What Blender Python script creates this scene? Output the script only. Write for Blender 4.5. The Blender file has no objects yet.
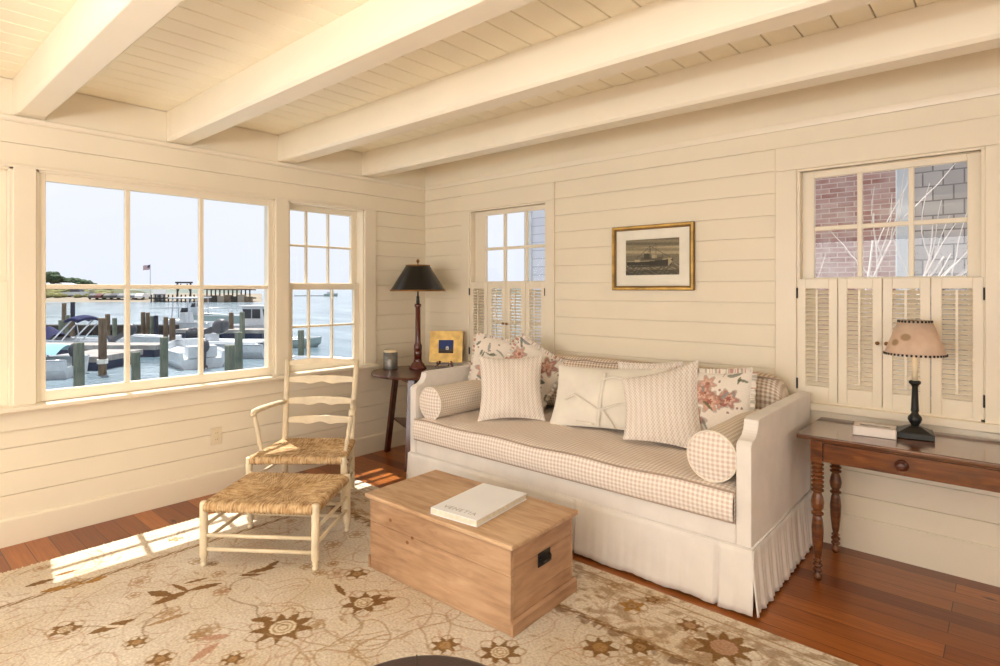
import bpy, math, random
import numpy as np
from mathutils import Vector, Matrix, Euler
random.seed(7); rng = np.random.default_rng(7)
S = bpy.context.scene
COL = S.collection
# ------------------------------------------------------------------ camera, sky, lights
EYE = 1.4; F = 578.0; V0 = 289.0
TH = math.atan(508.5/578)
D_ = (-math.sin(TH), math.cos(TH)); R_ = (math.cos(TH), math.sin(TH)); CX, CY = 4.098, -3.600
cam_d = bpy.data.cameras.new('camera'); cam = bpy.data.objects.new('camera', cam_d); COL.objects.link(cam)
cam.location = (CX, CY, EYE); cam.rotation_euler = (math.pi/2, 0, TH)
cam_d.sensor_width = 36; cam_d.lens = 36*F/1000; cam_d.shift_y = -(333-V0)/1000; cam_d.clip_start = .05; cam_d.clip_end = 2000
S.camera = cam
S.view_settings.view_transform = 'Standard'; S.view_settings.look = 'None'
S.view_settings.gamma = 1; S.view_settings.exposure = 0.0; S.view_settings.use_curve_mapping = False
S.cycles.use_denoising = True
S.cycles.max_bounces = 10; S.cycles.diffuse_bounces = 5; S.cycles.glossy_bounces = 4; S.cycles.transparent_max_bounces = 12
S.cycles.sample_clamp_indirect = 6
world = bpy.data.worlds.new('overcast_sky'); S.world = world; world.use_nodes = True
wn = world.node_tree; wn.nodes.clear()
w_out = wn.nodes.new('ShaderNodeOutputWorld'); w_bg = wn.nodes.new('ShaderNodeBackground')
w_geo = wn.nodes.new('ShaderNodeTexCoord'); w_sep = wn.nodes.new('ShaderNodeSeparateXYZ'); w_ramp = wn.nodes.new('ShaderNodeValToRGB')
wn.links.new(w_geo.outputs['Generated'], w_sep.inputs[0]); wn.links.new(w_sep.outputs['Z'], w_ramp.inputs[0])
w_ramp.color_ramp.elements[0].position = 0; w_ramp.color_ramp.elements[0].color = (.80, .85, .95, 1)
w_ramp.color_ramp.elements[1].position = .35; w_ramp.color_ramp.elements[1].color = (.90, .92, .99, 1)
wn.links.new(w_ramp.outputs[0], w_bg.inputs[0]); w_bg.inputs[1].default_value = 1.10
wn.links.new(w_bg.outputs[0], w_out.inputs[0])

def light(kind, name, loc, energy, color, **kw):
    l = bpy.data.lights.new(name, kind); l.energy = energy; l.color = color
    for k, v in kw.items():
        if k not in ('rot', 'dir'): setattr(l, k, v)
    o = bpy.data.objects.new(name, l); COL.objects.link(o); o.location = loc
    if 'dir' in kw: o.rotation_euler = Vector(kw['dir']).to_track_quat('-Z', 'Y').to_euler()
    return o
SUN = (1, -.14, -2.4)
light('SUN', 'sun', (-5, 0, 12), 8.0, (1.0, .96, .90), angle=math.radians(.6), dir=SUN)
# area fills added at the unseen openings behind the camera to brighten the room
light('AREA', 'window_daylight_near_wall', (2.6, -6.05, 1.45), 82, (1.0, .99, .98), shape='RECTANGLE', size=3.0, size_y=1.3, dir=(0, 1, .05))
light('AREA', 'window_daylight_east_wall', (6.35, -3.4, 1.45), 14, (1.0, .98, .96), shape='RECTANGLE', size=2.6, size_y=1.3, dir=(-1, 0, .05))
# bare point fills added behind the camera, with no lamp bodies
light('POINT', 'standing_lamp_glow', (.9, -5.2, 1.6), 12, (1.0, .97, .92), shadow_soft_size=.35)
light('POINT', 'table_lamp_glow', (5.3, -4.9, 1.5), 32, (1.0, .97, .92), shadow_soft_size=.35)

light('AREA', 'torchiere_uplight', (3.4, -4.5, 1.72), 108, (1.0, .98, .94), shape='DISK', size=.5, dir=(0, 0, 1))  # added upward fill, out of view, brightens the room by ceiling bounce

# ------------------------------------------------------------------ helpers
def srgb(r, g, b, a=1):
    f = lambda c: (c/255/12.92) if c/255 <= .04045 else ((c/255+.055)/1.055)**2.4
    return (f(r), f(g), f(b), a)
def at(u, D):                      # ground position seen in pixel column u at distance D
    a = (u-500)/F*D
    return (CX+D*D_[0]+a*R_[0], CY+D*D_[1]+a*R_[1])
def hz(v, D): return EYE-(v-V0)*D/F
def on(u, v, ax, val):
    a = (u-500)/F; q = (D_[0]+a*R_[0], D_[1]+a*R_[1], (V0-v)/F); c = (CX, CY, EYE)
    t = (val-c[ax])/q[ax]; return tuple(c[i]+t*q[i] for i in range(3))

class MB:
    def __init__(s): s.v = []; s.f = []; s.uv = []; s.col = None; s.has_uv = False; s.mi = []
    def add(s, vs, fs, uvs=None):
        o = len(s.v); s.v += [tuple(p) for p in vs]
        for i, f in enumerate(fs):
            s.f.append([k+o for k in f])
            if uvs: s.uv.append([uvs[k] for k in f]); s.has_uv = True
            else: s.uv.append([(0, 0)]*len(f))
        return s
    def box(s, x0, y0, z0, x1, y1, z1):
        if x0 > x1: x0, x1 = x1, x0
        if y0 > y1: y0, y1 = y1, y0
        if z0 > z1: z0, z1 = z1, z0
        return s.add([(x0,y0,z0),(x1,y0,z0),(x1,y1,z0),(x0,y1,z0),(x0,y0,z1),(x1,y0,z1),(x1,y1,z1),(x0,y1,z1)],
                     [(0,3,2,1),(4,5,6,7),(0,1,5,4),(1,2,6,5),(2,3,7,6),(3,0,4,7)])
    def obox(s, c, size, rot=(0,0,0)):
        m = Euler(rot).to_matrix(); hx, hy, h = size[0]/2, size[1]/2, size[2]/2; c = Vector(c)
        vs = [c+m@Vector(p) for p in ((-hx,-hy,-h),(hx,-hy,-h),(hx,hy,-h),(-hx,hy,-h),(-hx,-hy,h),(hx,-hy,h),(hx,hy,h),(-hx,hy,h))]
        return s.add(vs, [(0,3,2,1),(4,5,6,7),(0,1,5,4),(1,2,6,5),(2,3,7,6),(3,0,4,7)])
    def bar(s, p, q, w, h, up=(0,0,1)):
        p = Vector(p); q = Vector(q); d = (q-p); n = d.normalized(); upv = Vector(up)
        if abs(n.dot(upv)) > .98: upv = Vector((1,0,0))
        a = n.cross(upv).normalized(); b = a.cross(n).normalized()
        vs = [e+a*(sx*w/2)+b*(sy*h/2) for e in (p, q) for sx, sy in ((-1,-1),(1,-1),(1,1),(-1,1))]
        return s.add(vs, [(3,2,1,0),(4,5,6,7),(0,1,5,4),(1,2,6,5),(2,3,7,6),(3,0,4,7)])
    def tube(s, pts, r, n=10, cap=True):
        pts = [Vector(p) for p in pts]; m = len(pts)
        rr = r if isinstance(r, (list, tuple)) else [r]*m
        t0 = (pts[1]-pts[0]).normalized(); a = t0.cross(Vector((0,0,1)))
        if a.length < .05: a = t0.cross(Vector((1,0,0)))
        a.normalize(); vs = []
        for i in range(m):
            t = (pts[min(i+1,m-1)]-pts[max(i-1,0)]).normalized()
            a = (a-t*a.dot(t)).normalized(); b = t.cross(a)
            for k in range(n):
                th = 2*math.pi*k/n; vs.append(pts[i]+(a*math.cos(th)+b*math.sin(th))*rr[i])
        fs = [(i*n+k, i*n+(k+1)%n, (i+1)*n+(k+1)%n, (i+1)*n+k) for i in range(m-1) for k in range(n)]
        if cap: fs += [tuple(range(n))[::-1], tuple(range((m-1)*n, m*n))]
        return s.add(vs, fs)
    def lathe(s, prof, c=(0,0,0), n=24, cap=True, sc=(1,1)):
        vs = [(c[0]+r*math.cos(2*math.pi*k/n)*sc[0], c[1]+r*math.sin(2*math.pi*k/n)*sc[1], c[2]+z) for r, z in prof for k in range(n)]
        m = len(prof)
        fs = [(i*n+k, i*n+(k+1)%n, (i+1)*n+(k+1)%n, (i+1)*n+k) for i in range(m-1) for k in range(n)]
        if cap: fs += [tuple(range(n))[::-1], tuple(range((m-1)*n, m*n))]
        return s.add(vs, fs)
    def prism(s, poly, a, b, axis='x'):        # poly in the two other axes, extruded from a to b
        n = len(poly)
        def P(t, p): return (t,p[0],p[1]) if axis == 'x' else ((p[0],t,p[1]) if axis == 'y' else (p[0],p[1],t))
        vs = [P(a, p) for p in poly]+[P(b, p) for p in poly]
        return s.add(vs, [tuple(range(n))[::-1], tuple(range(n, 2*n))]+[(i, (i+1)%n, n+(i+1)%n, n+i) for i in range(n)])
    def sphere(s, c, r, n=16, m=10):
        if not isinstance(r, (tuple, list)): r = (r, r, r)
        vs = []; 
        for j in range(1, m):
            ph = math.pi*j/m
            for k in range(n):
                th = 2*math.pi*k/n; vs.append((c[0]+r[0]*math.sin(ph)*math.cos(th), c[1]+r[1]*math.sin(ph)*math.sin(th), c[2]+r[2]*math.cos(ph)))
        vs += [(c[0],c[1],c[2]+r[2]), (c[0],c[1],c[2]-r[2])]; t = len(vs)-2
        fs = [(j*n+k, (j+1)*n+k, (j+1)*n+(k+1)%n, j*n+(k+1)%n) for j in range(m-2) for k in range(n)]
        fs += [(t, k, (k+1)%n) for k in range(n)]+[(t+1, (m-2)*n+(k+1)%n, (m-2)*n+k) for k in range(n)]
        return s.add(vs, fs)
    def grid(s, fn, nu, nv, uv=None, closed_u=False):
        vs = []; uvs = []
        for j in range(nv+1):
            for i in range(nu+1):
                u, v = i/nu, j/nv; vs.append(fn(u, v)); uvs.append(uv(u, v) if uv else (u, v))
        fs = [(j*(nu+1)+i, j*(nu+1)+i+1, (j+1)*(nu+1)+i+1, (j+1)*(nu+1)+i) for j in range(nv) for i in range(nu)]
        return s.add(vs, fs, uvs)
    def build(s, name, mat, parent=None, smooth=False, bevel=0, seg=2, loc=None, rot=None, merge=0):
        me = bpy.data.meshes.new(name); me.from_pydata([tuple(v) for v in s.v], [], s.f)
        if s.has_uv:
            ul = me.uv_layers.new(name='UVMap'); flat = [c for f in s.uv for uv in f for c in uv]; ul.data.foreach_set('uv', flat)
        if s.col is not None:
            ca = me.color_attributes.new('Col', 'FLOAT_COLOR', 'POINT'); ca.data.foreach_set('color', np.asarray(s.col, dtype=np.float32).ravel())
        me.materials.append(mat)
        if smooth: me.polygons.foreach_set('use_smooth', [True]*len(me.polygons))
        me.update()
        o = bpy.data.objects.new(name, me); COL.objects.link(o)
        if merge:
            w = o.modifiers.new('weld', 'WELD'); w.merge_threshold = merge
        if bevel:
            m = o.modifiers.new('bevel', 'BEVEL'); m.width = bevel; m.segments = seg; m.limit_method = 'ANGLE'; m.angle_limit = math.radians(40)
        if parent is not None: o.parent = parent
        if loc is not None: o.location = loc
        if rot is not None: o.rotation_euler = rot
        return o
def tag(o, label=None, cat=None, group=None, kind=None):
    if label: o['label'] = label
    if cat: o['category'] = cat
    if group: o['group'] = group
    if kind: o['kind'] = kind
    return o
def thing(name, label, cat, loc=(0,0,0), rotz=0, group=None, rot=None):
    o = bpy.data.objects.new(name, None); COL.objects.link(o); o.location = loc
    o.rotation_euler = rot if rot else (0,0,rotz); o.empty_display_size = .1
    return tag(o, label, cat, group)
def struct(o): o['kind'] = 'structure'; return o
def estruct(name, loc=(0,0,0)):
    o = bpy.data.objects.new(name, None); COL.objects.link(o); o.location = loc; o['kind'] = 'structure'; return o

# ------------------------------------------------------------------ materials
def nodes(name):
    m = bpy.data.materials.new(name); m.use_nodes = True; nt = m.node_tree
    return m, nt, nt.nodes['Principled BSDF']
def N(nt, t, **kw):
    n = nt.nodes.new(t)
    for k, v in kw.items():
        if k in n.inputs: n.inputs[k].default_value = v
        else: setattr(n, k, v)
    return n
def coords(nt, scale=(1,1,1), kind='Object', rot=(0,0,0)):
    tc = N(nt, 'ShaderNodeTexCoord'); mp = N(nt, 'ShaderNodeMapping'); mp.inputs['Scale'].default_value = scale; mp.inputs['Rotation'].default_value = rot
    nt.links.new(tc.outputs[kind], mp.inputs[0]); return mp.outputs[0]
def ramp(nt, fac, stops):
    r = N(nt, 'ShaderNodeValToRGB'); e = r.color_ramp.elements
    while len(e) < len(stops): e.new(.5)
    for i, (p, c) in enumerate(stops): e[i].position = p; e[i].color = c
    nt.links.new(fac, r.inputs[0]); return r.outputs[0]
def bump(nt, p, h, st, dist=.01):
    b = N(nt, 'ShaderNodeBump'); b.inputs['Strength'].default_value = st; b.inputs['Distance'].default_value = dist
    nt.links.new(h, b.inputs['Height']); nt.links.new(b.outputs[0], p.inputs['Normal'])
def mixc(nt, fac, a, b, mode='MIX'):
    m = N(nt, 'ShaderNodeMix'); m.data_type = 'RGBA'; m.blend_type = mode
    for s_, x in ((0, fac), (6, a), (7, b)):
        if hasattr(x, 'links') or hasattr(x, 'is_linked'): nt.links.new(x, m.inputs[s_])
        else: m.inputs[s_].default_value = x
    return m.outputs[2]
def paint(name, c, rough=.5, var=.04, scale=6, metal=0, bmp=0, spec=.5, coat=0):
    m, nt, p = nodes(name); co = coords(nt)
    n = N(nt, 'ShaderNodeTexNoise', Scale=scale, Detail=4.0); nt.links.new(co, n.inputs['Vector'])
    c2 = tuple(max(0, x*(1-var*2.2)) for x in c[:3])+(1,)
    c1 = tuple(min(1, x*(1+var)) for x in c[:3])+(1,)
    nt.links.new(ramp(nt, n.outputs[0], [(.3, c2), (.7, c1)]), p.inputs['Base Color'])
    p.inputs['Roughness'].default_value = rough; p.inputs['Metallic'].default_value = metal; p.inputs['Specular IOR Level'].default_value = spec
    p.inputs['Coat Weight'].default_value = coat
    if bmp:
        n2 = N(nt, 'ShaderNodeTexNoise', Scale=scale*12, Detail=3.0); nt.links.new(co, n2.inputs['Vector']); bump(nt, p, n2.outputs[0], bmp, .003)
    return m
def wood(name, dark, mid, lite, scale=(1,12,12), rough=.4, knots=False, coat=0, bmp=.1, nscale=3.0):
    m, nt, p = nodes(name); co = coords(nt, scale)
    n = N(nt, 'ShaderNodeTexNoise', Scale=nscale, Detail=6.0, Roughness=.6, Distortion=.6); nt.links.new(co, n.inputs['Vector'])
    c = ramp(nt, n.outputs[0], [(.28, dark), (.5, mid), (.72, lite)])
    n3 = N(nt, 'ShaderNodeTexNoise', Scale=2.2, Detail=3.0); nt.links.new(coords(nt), n3.inputs['Vector'])
    c = mixc(nt, .35, c, ramp(nt, n3.outputs[0], [(.35, dark), (.65, lite)]))
    if knots:
        v = N(nt, 'ShaderNodeTexVoronoi', Scale=6.4); v.inputs['Randomness'].default_value = 1; nt.links.new(coords(nt, (1,1.3,1.3)), v.inputs['Vector'])
        k = ramp(nt, v.outputs['Distance'], [(.05, (1,1,1,1)), (.085, (0,0,0,1))])
        c = mixc(nt, k, c, srgb(120, 74, 36))
    nt.links.new(c, p.inputs['Base Color']); p.inputs['Roughness'].default_value = rough; p.inputs['Coat Weight'].default_value = coat
    p.inputs['Coat Roughness'].default_value = .12
    bump(nt, p, n.outputs[0], bmp, .003)
    return m
def glassy(name, refl=.9, tint=(1,1,1,1)):
    m, nt, p = nodes(name); nt.nodes.remove(p); out = nt.nodes['Material Output']
    tr = N(nt, 'ShaderNodeBsdfTransparent'); tr.inputs[0].default_value = tint
    gl = N(nt, 'ShaderNodeBsdfGlossy'); gl.inputs['Roughness'].default_value = .01; gl.inputs[0].default_value = (refl,refl,refl,1)
    fr = N(nt, 'ShaderNodeFresnel', IOR=1.45); mx = N(nt, 'ShaderNodeMixShader')
    nt.links.new(fr.outputs[0], mx.inputs[0]); nt.links.new(tr.outputs[0], mx.inputs[1]); nt.links.new(gl.outputs[0], mx.inputs[2])
    nt.links.new(mx.outputs[0], out.inputs[0]); return m
def colattr(name, rough=.9, noise=.12, nscale=120, bmp=.3, var=.25, vscale=3):
    m, nt, p = nodes(name); a = N(nt, 'ShaderNodeAttribute'); a.attribute_name = 'Col'; co = coords(nt)
    n = N(nt, 'ShaderNodeTexNoise', Scale=nscale, Detail=3.0); nt.links.new(co, n.inputs['Vector'])
    n2 = N(nt, 'ShaderNodeTexNoise', Scale=vscale, Detail=4.0); nt.links.new(co, n2.inputs['Vector'])
    c = mixc(nt, 1.0, a.outputs['Color'], ramp(nt, n.outputs[0], [(.3, (1-noise*2,)*3+(1,)), (.7, (1,1,1,1))]), 'MULTIPLY')
    c = mixc(nt, var, c, mixc(nt, 1.0, c, ramp(nt, n2.outputs[0], [(.35, srgb(236,224,206)), (.65, (1,1,1,1))]), 'MULTIPLY'))
    nt.links.new(c, p.inputs['Base Color']); p.inputs['Roughness'].default_value = rough; p.inputs['Specular IOR Level'].default_value = .15
    bump(nt, p, n.outputs[0], bmp, .004); return m
def fabric(name, c, weave=900, var=.05, bmp=.25):
    m, nt, p = nodes(name); co = coords(nt)
    n = N(nt, 'ShaderNodeTexNoise', Scale=7.0, Detail=4.0); nt.links.new(co, n.inputs['Vector'])
    c2 = tuple(x*(1-var*2) for x in c[:3])+(1,)
    nt.links.new(ramp(nt, n.outputs[0], [(.3, c2), (.7, c)]), p.inputs['Base Color'])
    p.inputs['Roughness'].default_value = .95; p.inputs['Specular IOR Level'].default_value = .1; p.inputs['Sheen Weight'].default_value = .15
    n2 = N(nt, 'ShaderNodeTexNoise', Scale=14.0, Detail=4.0); nt.links.new(co, n2.inputs['Vector']); bump(nt, p, n2.outputs[0], bmp, .01)
    return m
def gingham(name, light_c, mid_c, dark_c, period, soft=.06):
    m, nt, p = nodes(name); tc = N(nt, 'ShaderNodeTexCoord'); sp = N(nt, 'ShaderNodeSeparateXYZ'); nt.links.new(tc.outputs['UV'], sp.inputs[0])
    outs = []
    for ax in ('X', 'Y'):
        a = N(nt, 'ShaderNodeMath', operation='MULTIPLY'); a.inputs[1].default_value = 1/period; nt.links.new(sp.outputs[ax], a.inputs[0])
        b = N(nt, 'ShaderNodeMath', operation='FRACT'); nt.links.new(a.outputs[0], b.inputs[0])
        c = N(nt, 'ShaderNodeMath', operation='PINGPONG'); c.inputs[1].default_value = .5; nt.links.new(b.outputs[0], c.inputs[0])
        r = N(nt, 'ShaderNodeMapRange'); r.inputs['From Min'].default_value = .25-soft; r.inputs['From Max'].default_value = .25+soft
        nt.links.new(c.outputs[0], r.inputs['Value']); outs.append(r.outputs[0])
    s_ = N(nt, 'ShaderNodeMath', operation='ADD'); nt.links.new(outs[0], s_.inputs[0]); nt.links.new(outs[1], s_.inputs[1])
    h = N(nt, 'ShaderNodeMath', operation='MULTIPLY'); h.inputs[1].default_value = .5; nt.links.new(s_.outputs[0], h.inputs[0])
    nt.links.new(ramp(nt, h.outputs[0], [(0, light_c), (.5, mid_c), (1, dark_c)]), p.inputs['Base Color'])
    p.inputs['Roughness'].default_value = .95; p.inputs['Specular IOR Level'].default_value = .1
    n2 = N(nt, 'ShaderNodeTexNoise', Scale=16.0, Detail=3.0); nt.links.new(tc.outputs['Object'], n2.inputs['Vector']); bump(nt, p, n2.outputs[0], .3, .012)
    return m
def blockprint(name):
    m, nt, p = nodes(name); tc = N(nt, 'ShaderNodeTexCoord'); sp = N(nt, 'ShaderNodeSeparateXYZ'); nt.links.new(tc.outputs['UV'], sp.inputs[0])
    def wave(ax, per, ph=0):
        a = N(nt, 'ShaderNodeMath', operation='MULTIPLY_ADD'); a.inputs[1].default_value = 2*math.pi/per; a.inputs[2].default_value = ph; nt.links.new(sp.outputs[ax], a.inputs[0])
        b = N(nt, 'ShaderNodeMath', operation='SINE'); nt.links.new(a.outputs[0], b.inputs[0]); return b.outputs[0]
    def op(o, a, b):
        n = N(nt, 'ShaderNodeMath', operation=o)
        for i, x in enumerate((a, b)):
            if isinstance(x, (int, float)): n.inputs[i].default_value = x
            else: nt.links.new(x, n.inputs[i])
        return n.outputs[0]
    A = op('MULTIPLY', wave('X', .048), wave('Y', .034, .6)); Bv = op('MULTIPLY', wave('X', .017, 1.57), wave('Y', .024, 1.57))
    T = op('ADD', op('MULTIPLY', wave('X', .034), .30), op('MULTIPLY', Bv, .8))
    nz = N(nt, 'ShaderNodeTexNoise', Scale=160.0, Detail=2.0); nt.links.new(tc.outputs['UV'], nz.inputs['Vector'])
    T = op('ADD', T, op('MULTIPLY', op('SUBTRACT', nz.outputs[0], .5), 1.6))
    nt.links.new(ramp(nt, op('MULTIPLY_ADD' if False else 'ADD', T, .5), [(.25, srgb(238,230,220)), (.6, srgb(228,216,205)), (1.0, srgb(212,197,185))]), p.inputs['Base Color'])
    p.inputs['Roughness'].default_value = .95; p.inputs['Specular IOR Level'].default_value = .1
    n2 = N(nt, 'ShaderNodeTexNoise', Scale=16.0, Detail=3.0); nt.links.new(tc.outputs['Object'], n2.inputs['Vector']); bump(nt, p, n2.outputs[0], .3, .012)
    return m

CREAM = srgb(235, 222, 195)
M = {}
M['wall'] = paint('cream_plank_paint', srgb(237, 226, 204), .45, .015, 2)
M['trim'] = paint('cream_trim_paint', srgb(236, 225, 204), .35, .012, 2)
M['ceil'] = paint('cream_ceiling_paint', srgb(250, 241, 216), .5, .02, 2)
M['beam'] = paint('cream_beam_paint', srgb(240, 230, 209), .45, .02, 2)
M['glass'] = glassy('window_glass')
# floor boards
def floor_mat():
    m, nt, p = nodes('heart_pine_boards'); co = coords(nt)
    br = N(nt, 'ShaderNodeTexBrick', offset=.37, squash=1.0); nt.links.new(co, br.inputs['Vector'])
    br.inputs['Scale'].default_value = 1; br.inputs['Brick Width'].default_value = 2.4; br.inputs['Row Height'].default_value = .105
    br.inputs['Mortar Size'].default_value = .0018; br.inputs['Mortar Smooth'].default_value = .2; br.inputs['Bias'].default_value = -.1
    br.inputs['Color1'].default_value = srgb(132, 68, 26); br.inputs['Color2'].default_value = srgb(190, 116, 54); br.inputs['Mortar'].default_value = srgb(70, 34, 14)
    g = N(nt, 'ShaderNodeTexNoise', Scale=4.0, Detail=7.0, Roughness=.65, Distortion=.8); nt.links.new(coords(nt, (.8, 16, 1)), g.inputs['Vector'])
    c = mixc(nt, .55, br.outputs[0], mixc(nt, 1.0, br.outputs[0], ramp(nt, g.outputs[0], [(.3, srgb(150,110,80)), (.7, (1.0,1.0,1.0,1))]), 'MULTIPLY'))
    k = N(nt, 'ShaderNodeTexVoronoi', Scale=1.0); nt.links.new(coords(nt, (1.6, 4.2, 1)), k.inputs['Vector'])
    c = mixc(nt, ramp(nt, k.outputs['Distance'], [(.035, (1,1,1,1)), (.07, (0,0,0,1))]), c, srgb(60, 26, 12))
    nt.links.new(c, p.inputs['Base Color']); p.inputs['Roughness'].default_value = .28; p.inputs['Specular IOR Level'].default_value = .5
    bump(nt, p, br.outputs['Fac'], -.25, .003); return m
M['floor'] = floor_mat()
M['linen'] = fabric('cream_linen_slipcover', srgb(235, 228, 221), bmp=.18)
M['linen_side'] = M['linen']
M['ging'] = gingham('beige_gingham', srgb(244, 236, 226), srgb(230, 217, 206), srgb(212, 192, 180), .022)
M['ging_fine'] = gingham('fine_beige_gingham', srgb(244, 236, 224), srgb(230, 217, 202), srgb(204, 186, 168), .017)
M['ging_dark'] = gingham('brown_beige_gingham', srgb(238, 228, 212), srgb(214, 195, 177), srgb(180, 153, 133), .022)
M['piping'] = fabric('taupe_piping', srgb(176, 156, 140))
M['piping_l'] = fabric('cream_piping', srgb(238, 228, 212))
M['print'] = blockprint('taupe_block_print')
M['lumbar'] = fabric('ivory_cotton', srgb(242, 235, 222), bmp=.35)
M['floral'] = colattr('floral_cotton', noise=.04, bmp=.15, var=.0)
M['rug'] = colattr('oushak_wool', noise=.16, nscale=90, bmp=.5, var=.75, vscale=2.2)
M['fringe'] = fabric('rug_fringe', srgb(228, 216, 194))
M['pine'] = wood('waxed_pine', srgb(136, 100, 72), srgb(174, 138, 106), srgb(198, 164, 132), (1.6,11,11), .5, knots=True, bmp=.12)
M['pine_top'] = wood('worn_pine_lid', srgb(152, 114, 82), srgb(194, 158, 122), srgb(216, 186, 152), (1.4,10,10), .5, knots=False, bmp=.12)
M['pine_end'] = wood('waxed_pine_end', srgb(136, 98, 70), srgb(172, 132, 100), srgb(196, 158, 124), (9,1.4,9), .5, knots=False, bmp=.12)
M['walnut'] = wood('reddish_walnut', srgb(50, 24, 8), srgb(108, 56, 20), srgb(146, 84, 34), (2,14,14), .26, coat=.5, bmp=.05)
M['walnut_top'] = wood('polished_walnut_top', srgb(60, 32, 16), srgb(98, 56, 30), srgb(126, 78, 46), (1.5,14,14), .18, coat=.7, bmp=.02)
M['mahog'] = wood('dark_mahogany', srgb(48, 20, 12), srgb(84, 38, 22), srgb(112, 58, 36), (12,12,2), .3, coat=.4, bmp=.05)
M['redpost'] = wood('red_mahogany', srgb(46, 12, 8), srgb(86, 28, 18), srgb(116, 46, 28), (14,14,2), .22, coat=.6, bmp=.04)
M['chairp'] = paint('ivory_milk_paint', srgb(230, 214, 184), .5, .06, 12, bmp=.1)
M['tole'] = paint('black_tole', srgb(20, 17, 15), .3, .1, 6, spec=.6)
M['tole_in'] = paint('gold_lining', srgb(200, 160, 90), .5)
M['brass'] = paint('aged_brass', srgb(150, 106, 60), .35, .1, 8, metal=.8)
M['black'] = paint('blackened_metal', srgb(22, 24, 22), .4, .1, 10)
M['iron'] = paint('black_iron', srgb(30, 24, 20), .5, .15, 20, metal=.3)
M['silver'] = paint('hammered_silver', srgb(140, 139, 136), .38, .12, 40, metal=.75, bmp=.3)
M['candle'] = paint('cream_wax', srgb(238, 222, 190), .5)
M['gold'] = paint('gilt', srgb(204, 166, 90), .42, .16, 14, metal=.35, bmp=.1)
M['gold_edge'] = paint('dark_gilt', srgb(124, 94, 46), .4, .14, 14, metal=.5)
M['mat_board'] = paint('cream_mat_board', srgb(246, 240, 226), .8)
M['attr_pic'] = colattr('printed_picture', noise=.02, bmp=0, var=0, rough=.5)
M['white_paper'] = paint('white_cover', srgb(238, 239, 243), .45, .01)
M['pages'] = paint('page_block', srgb(226, 218, 200), .8, .06, 60)
M['ink'] = paint('pale_grey_ink', srgb(186, 182, 178), .6)
M['outlet'] = paint('ivory_plastic', srgb(228, 212, 184), .4, .01)
M['slot'] = paint('dark_slot', srgb(60, 50, 40), .6)
M['leather'] = paint('dark_brown_leather', srgb(62, 42, 40), .5, .1, 10, bmp=.25)
def shade_mat():
    m, nt, p = nodes('parchment_shade'); co = coords(nt)
    v = N(nt, 'ShaderNodeTexVoronoi', Scale=13.0); nt.links.new(coords(nt, (1,1,1.3)), v.inputs['Vector'])
    n = N(nt, 'ShaderNodeTexNoise', Scale=18.0, Detail=4.0); nt.links.new(co, n.inputs['Vector'])
    c = mixc(nt, ramp(nt, v.outputs['Distance'], [(.22, (1,1,1,1)), (.34, (0,0,0,1))]), ramp(nt, n.outputs[0], [(.3, srgb(224,204,188)), (.7, srgb(238,222,206))]), srgb(190,168,140))
    nt.links.new(c, p.inputs['Base Color']); p.inputs['Roughness'].default_value = .8
    out = nt.nodes['Material Output']; tl = N(nt, 'ShaderNodeBsdfTranslucent'); nt.links.new(c, tl.inputs[0]); mx = N(nt, 'ShaderNodeMixShader'); mx.inputs[0].default_value = .45
    nt.links.new(p.outputs[0], mx.inputs[1]); nt.links.new(tl.outputs[0], mx.inputs[2]); nt.links.new(mx.outputs[0], out.inputs[0]); return m
M['parch'] = shade_mat()
def rush_mat():
    m, nt, p = nodes('woven_rush'); tc = N(nt, 'ShaderNodeTexCoord'); mp = N(nt, 'ShaderNodeMapping'); nt.links.new(tc.outputs['UV'], mp.inputs[0]); mp.inputs['Scale'].default_value = (1, .12, 1)
    n = N(nt, 'ShaderNodeTexNoise', Scale=110.0, Detail=4.0, Distortion=.4); nt.links.new(mp.outputs[0], n.inputs['Vector'])
    n2 = N(nt, 'ShaderNodeTexNoise', Scale=26.0, Detail=4.0); nt.links.new(tc.outputs['UV'], n2.inputs['Vector'])
    c = ramp(nt, n.outputs[0], [(.34, srgb(104, 74, 42)), (.47, srgb(184, 147, 103)), (.66, srgb(226, 198, 156))])
    c = mixc(nt, .4, c, ramp(nt, n2.outputs[0], [(.38, srgb(160,120,76)), (.62, srgb(222,194,152))]))
    nt.links.new(c, p.inputs['Base Color']); p.inputs['Roughness'].default_value = .75; p.inputs['Specular IOR Level'].default_value = .25
    bump(nt, p, n.outputs[0], .9, .006); return m
M['rush'] = rush_mat()

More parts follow.
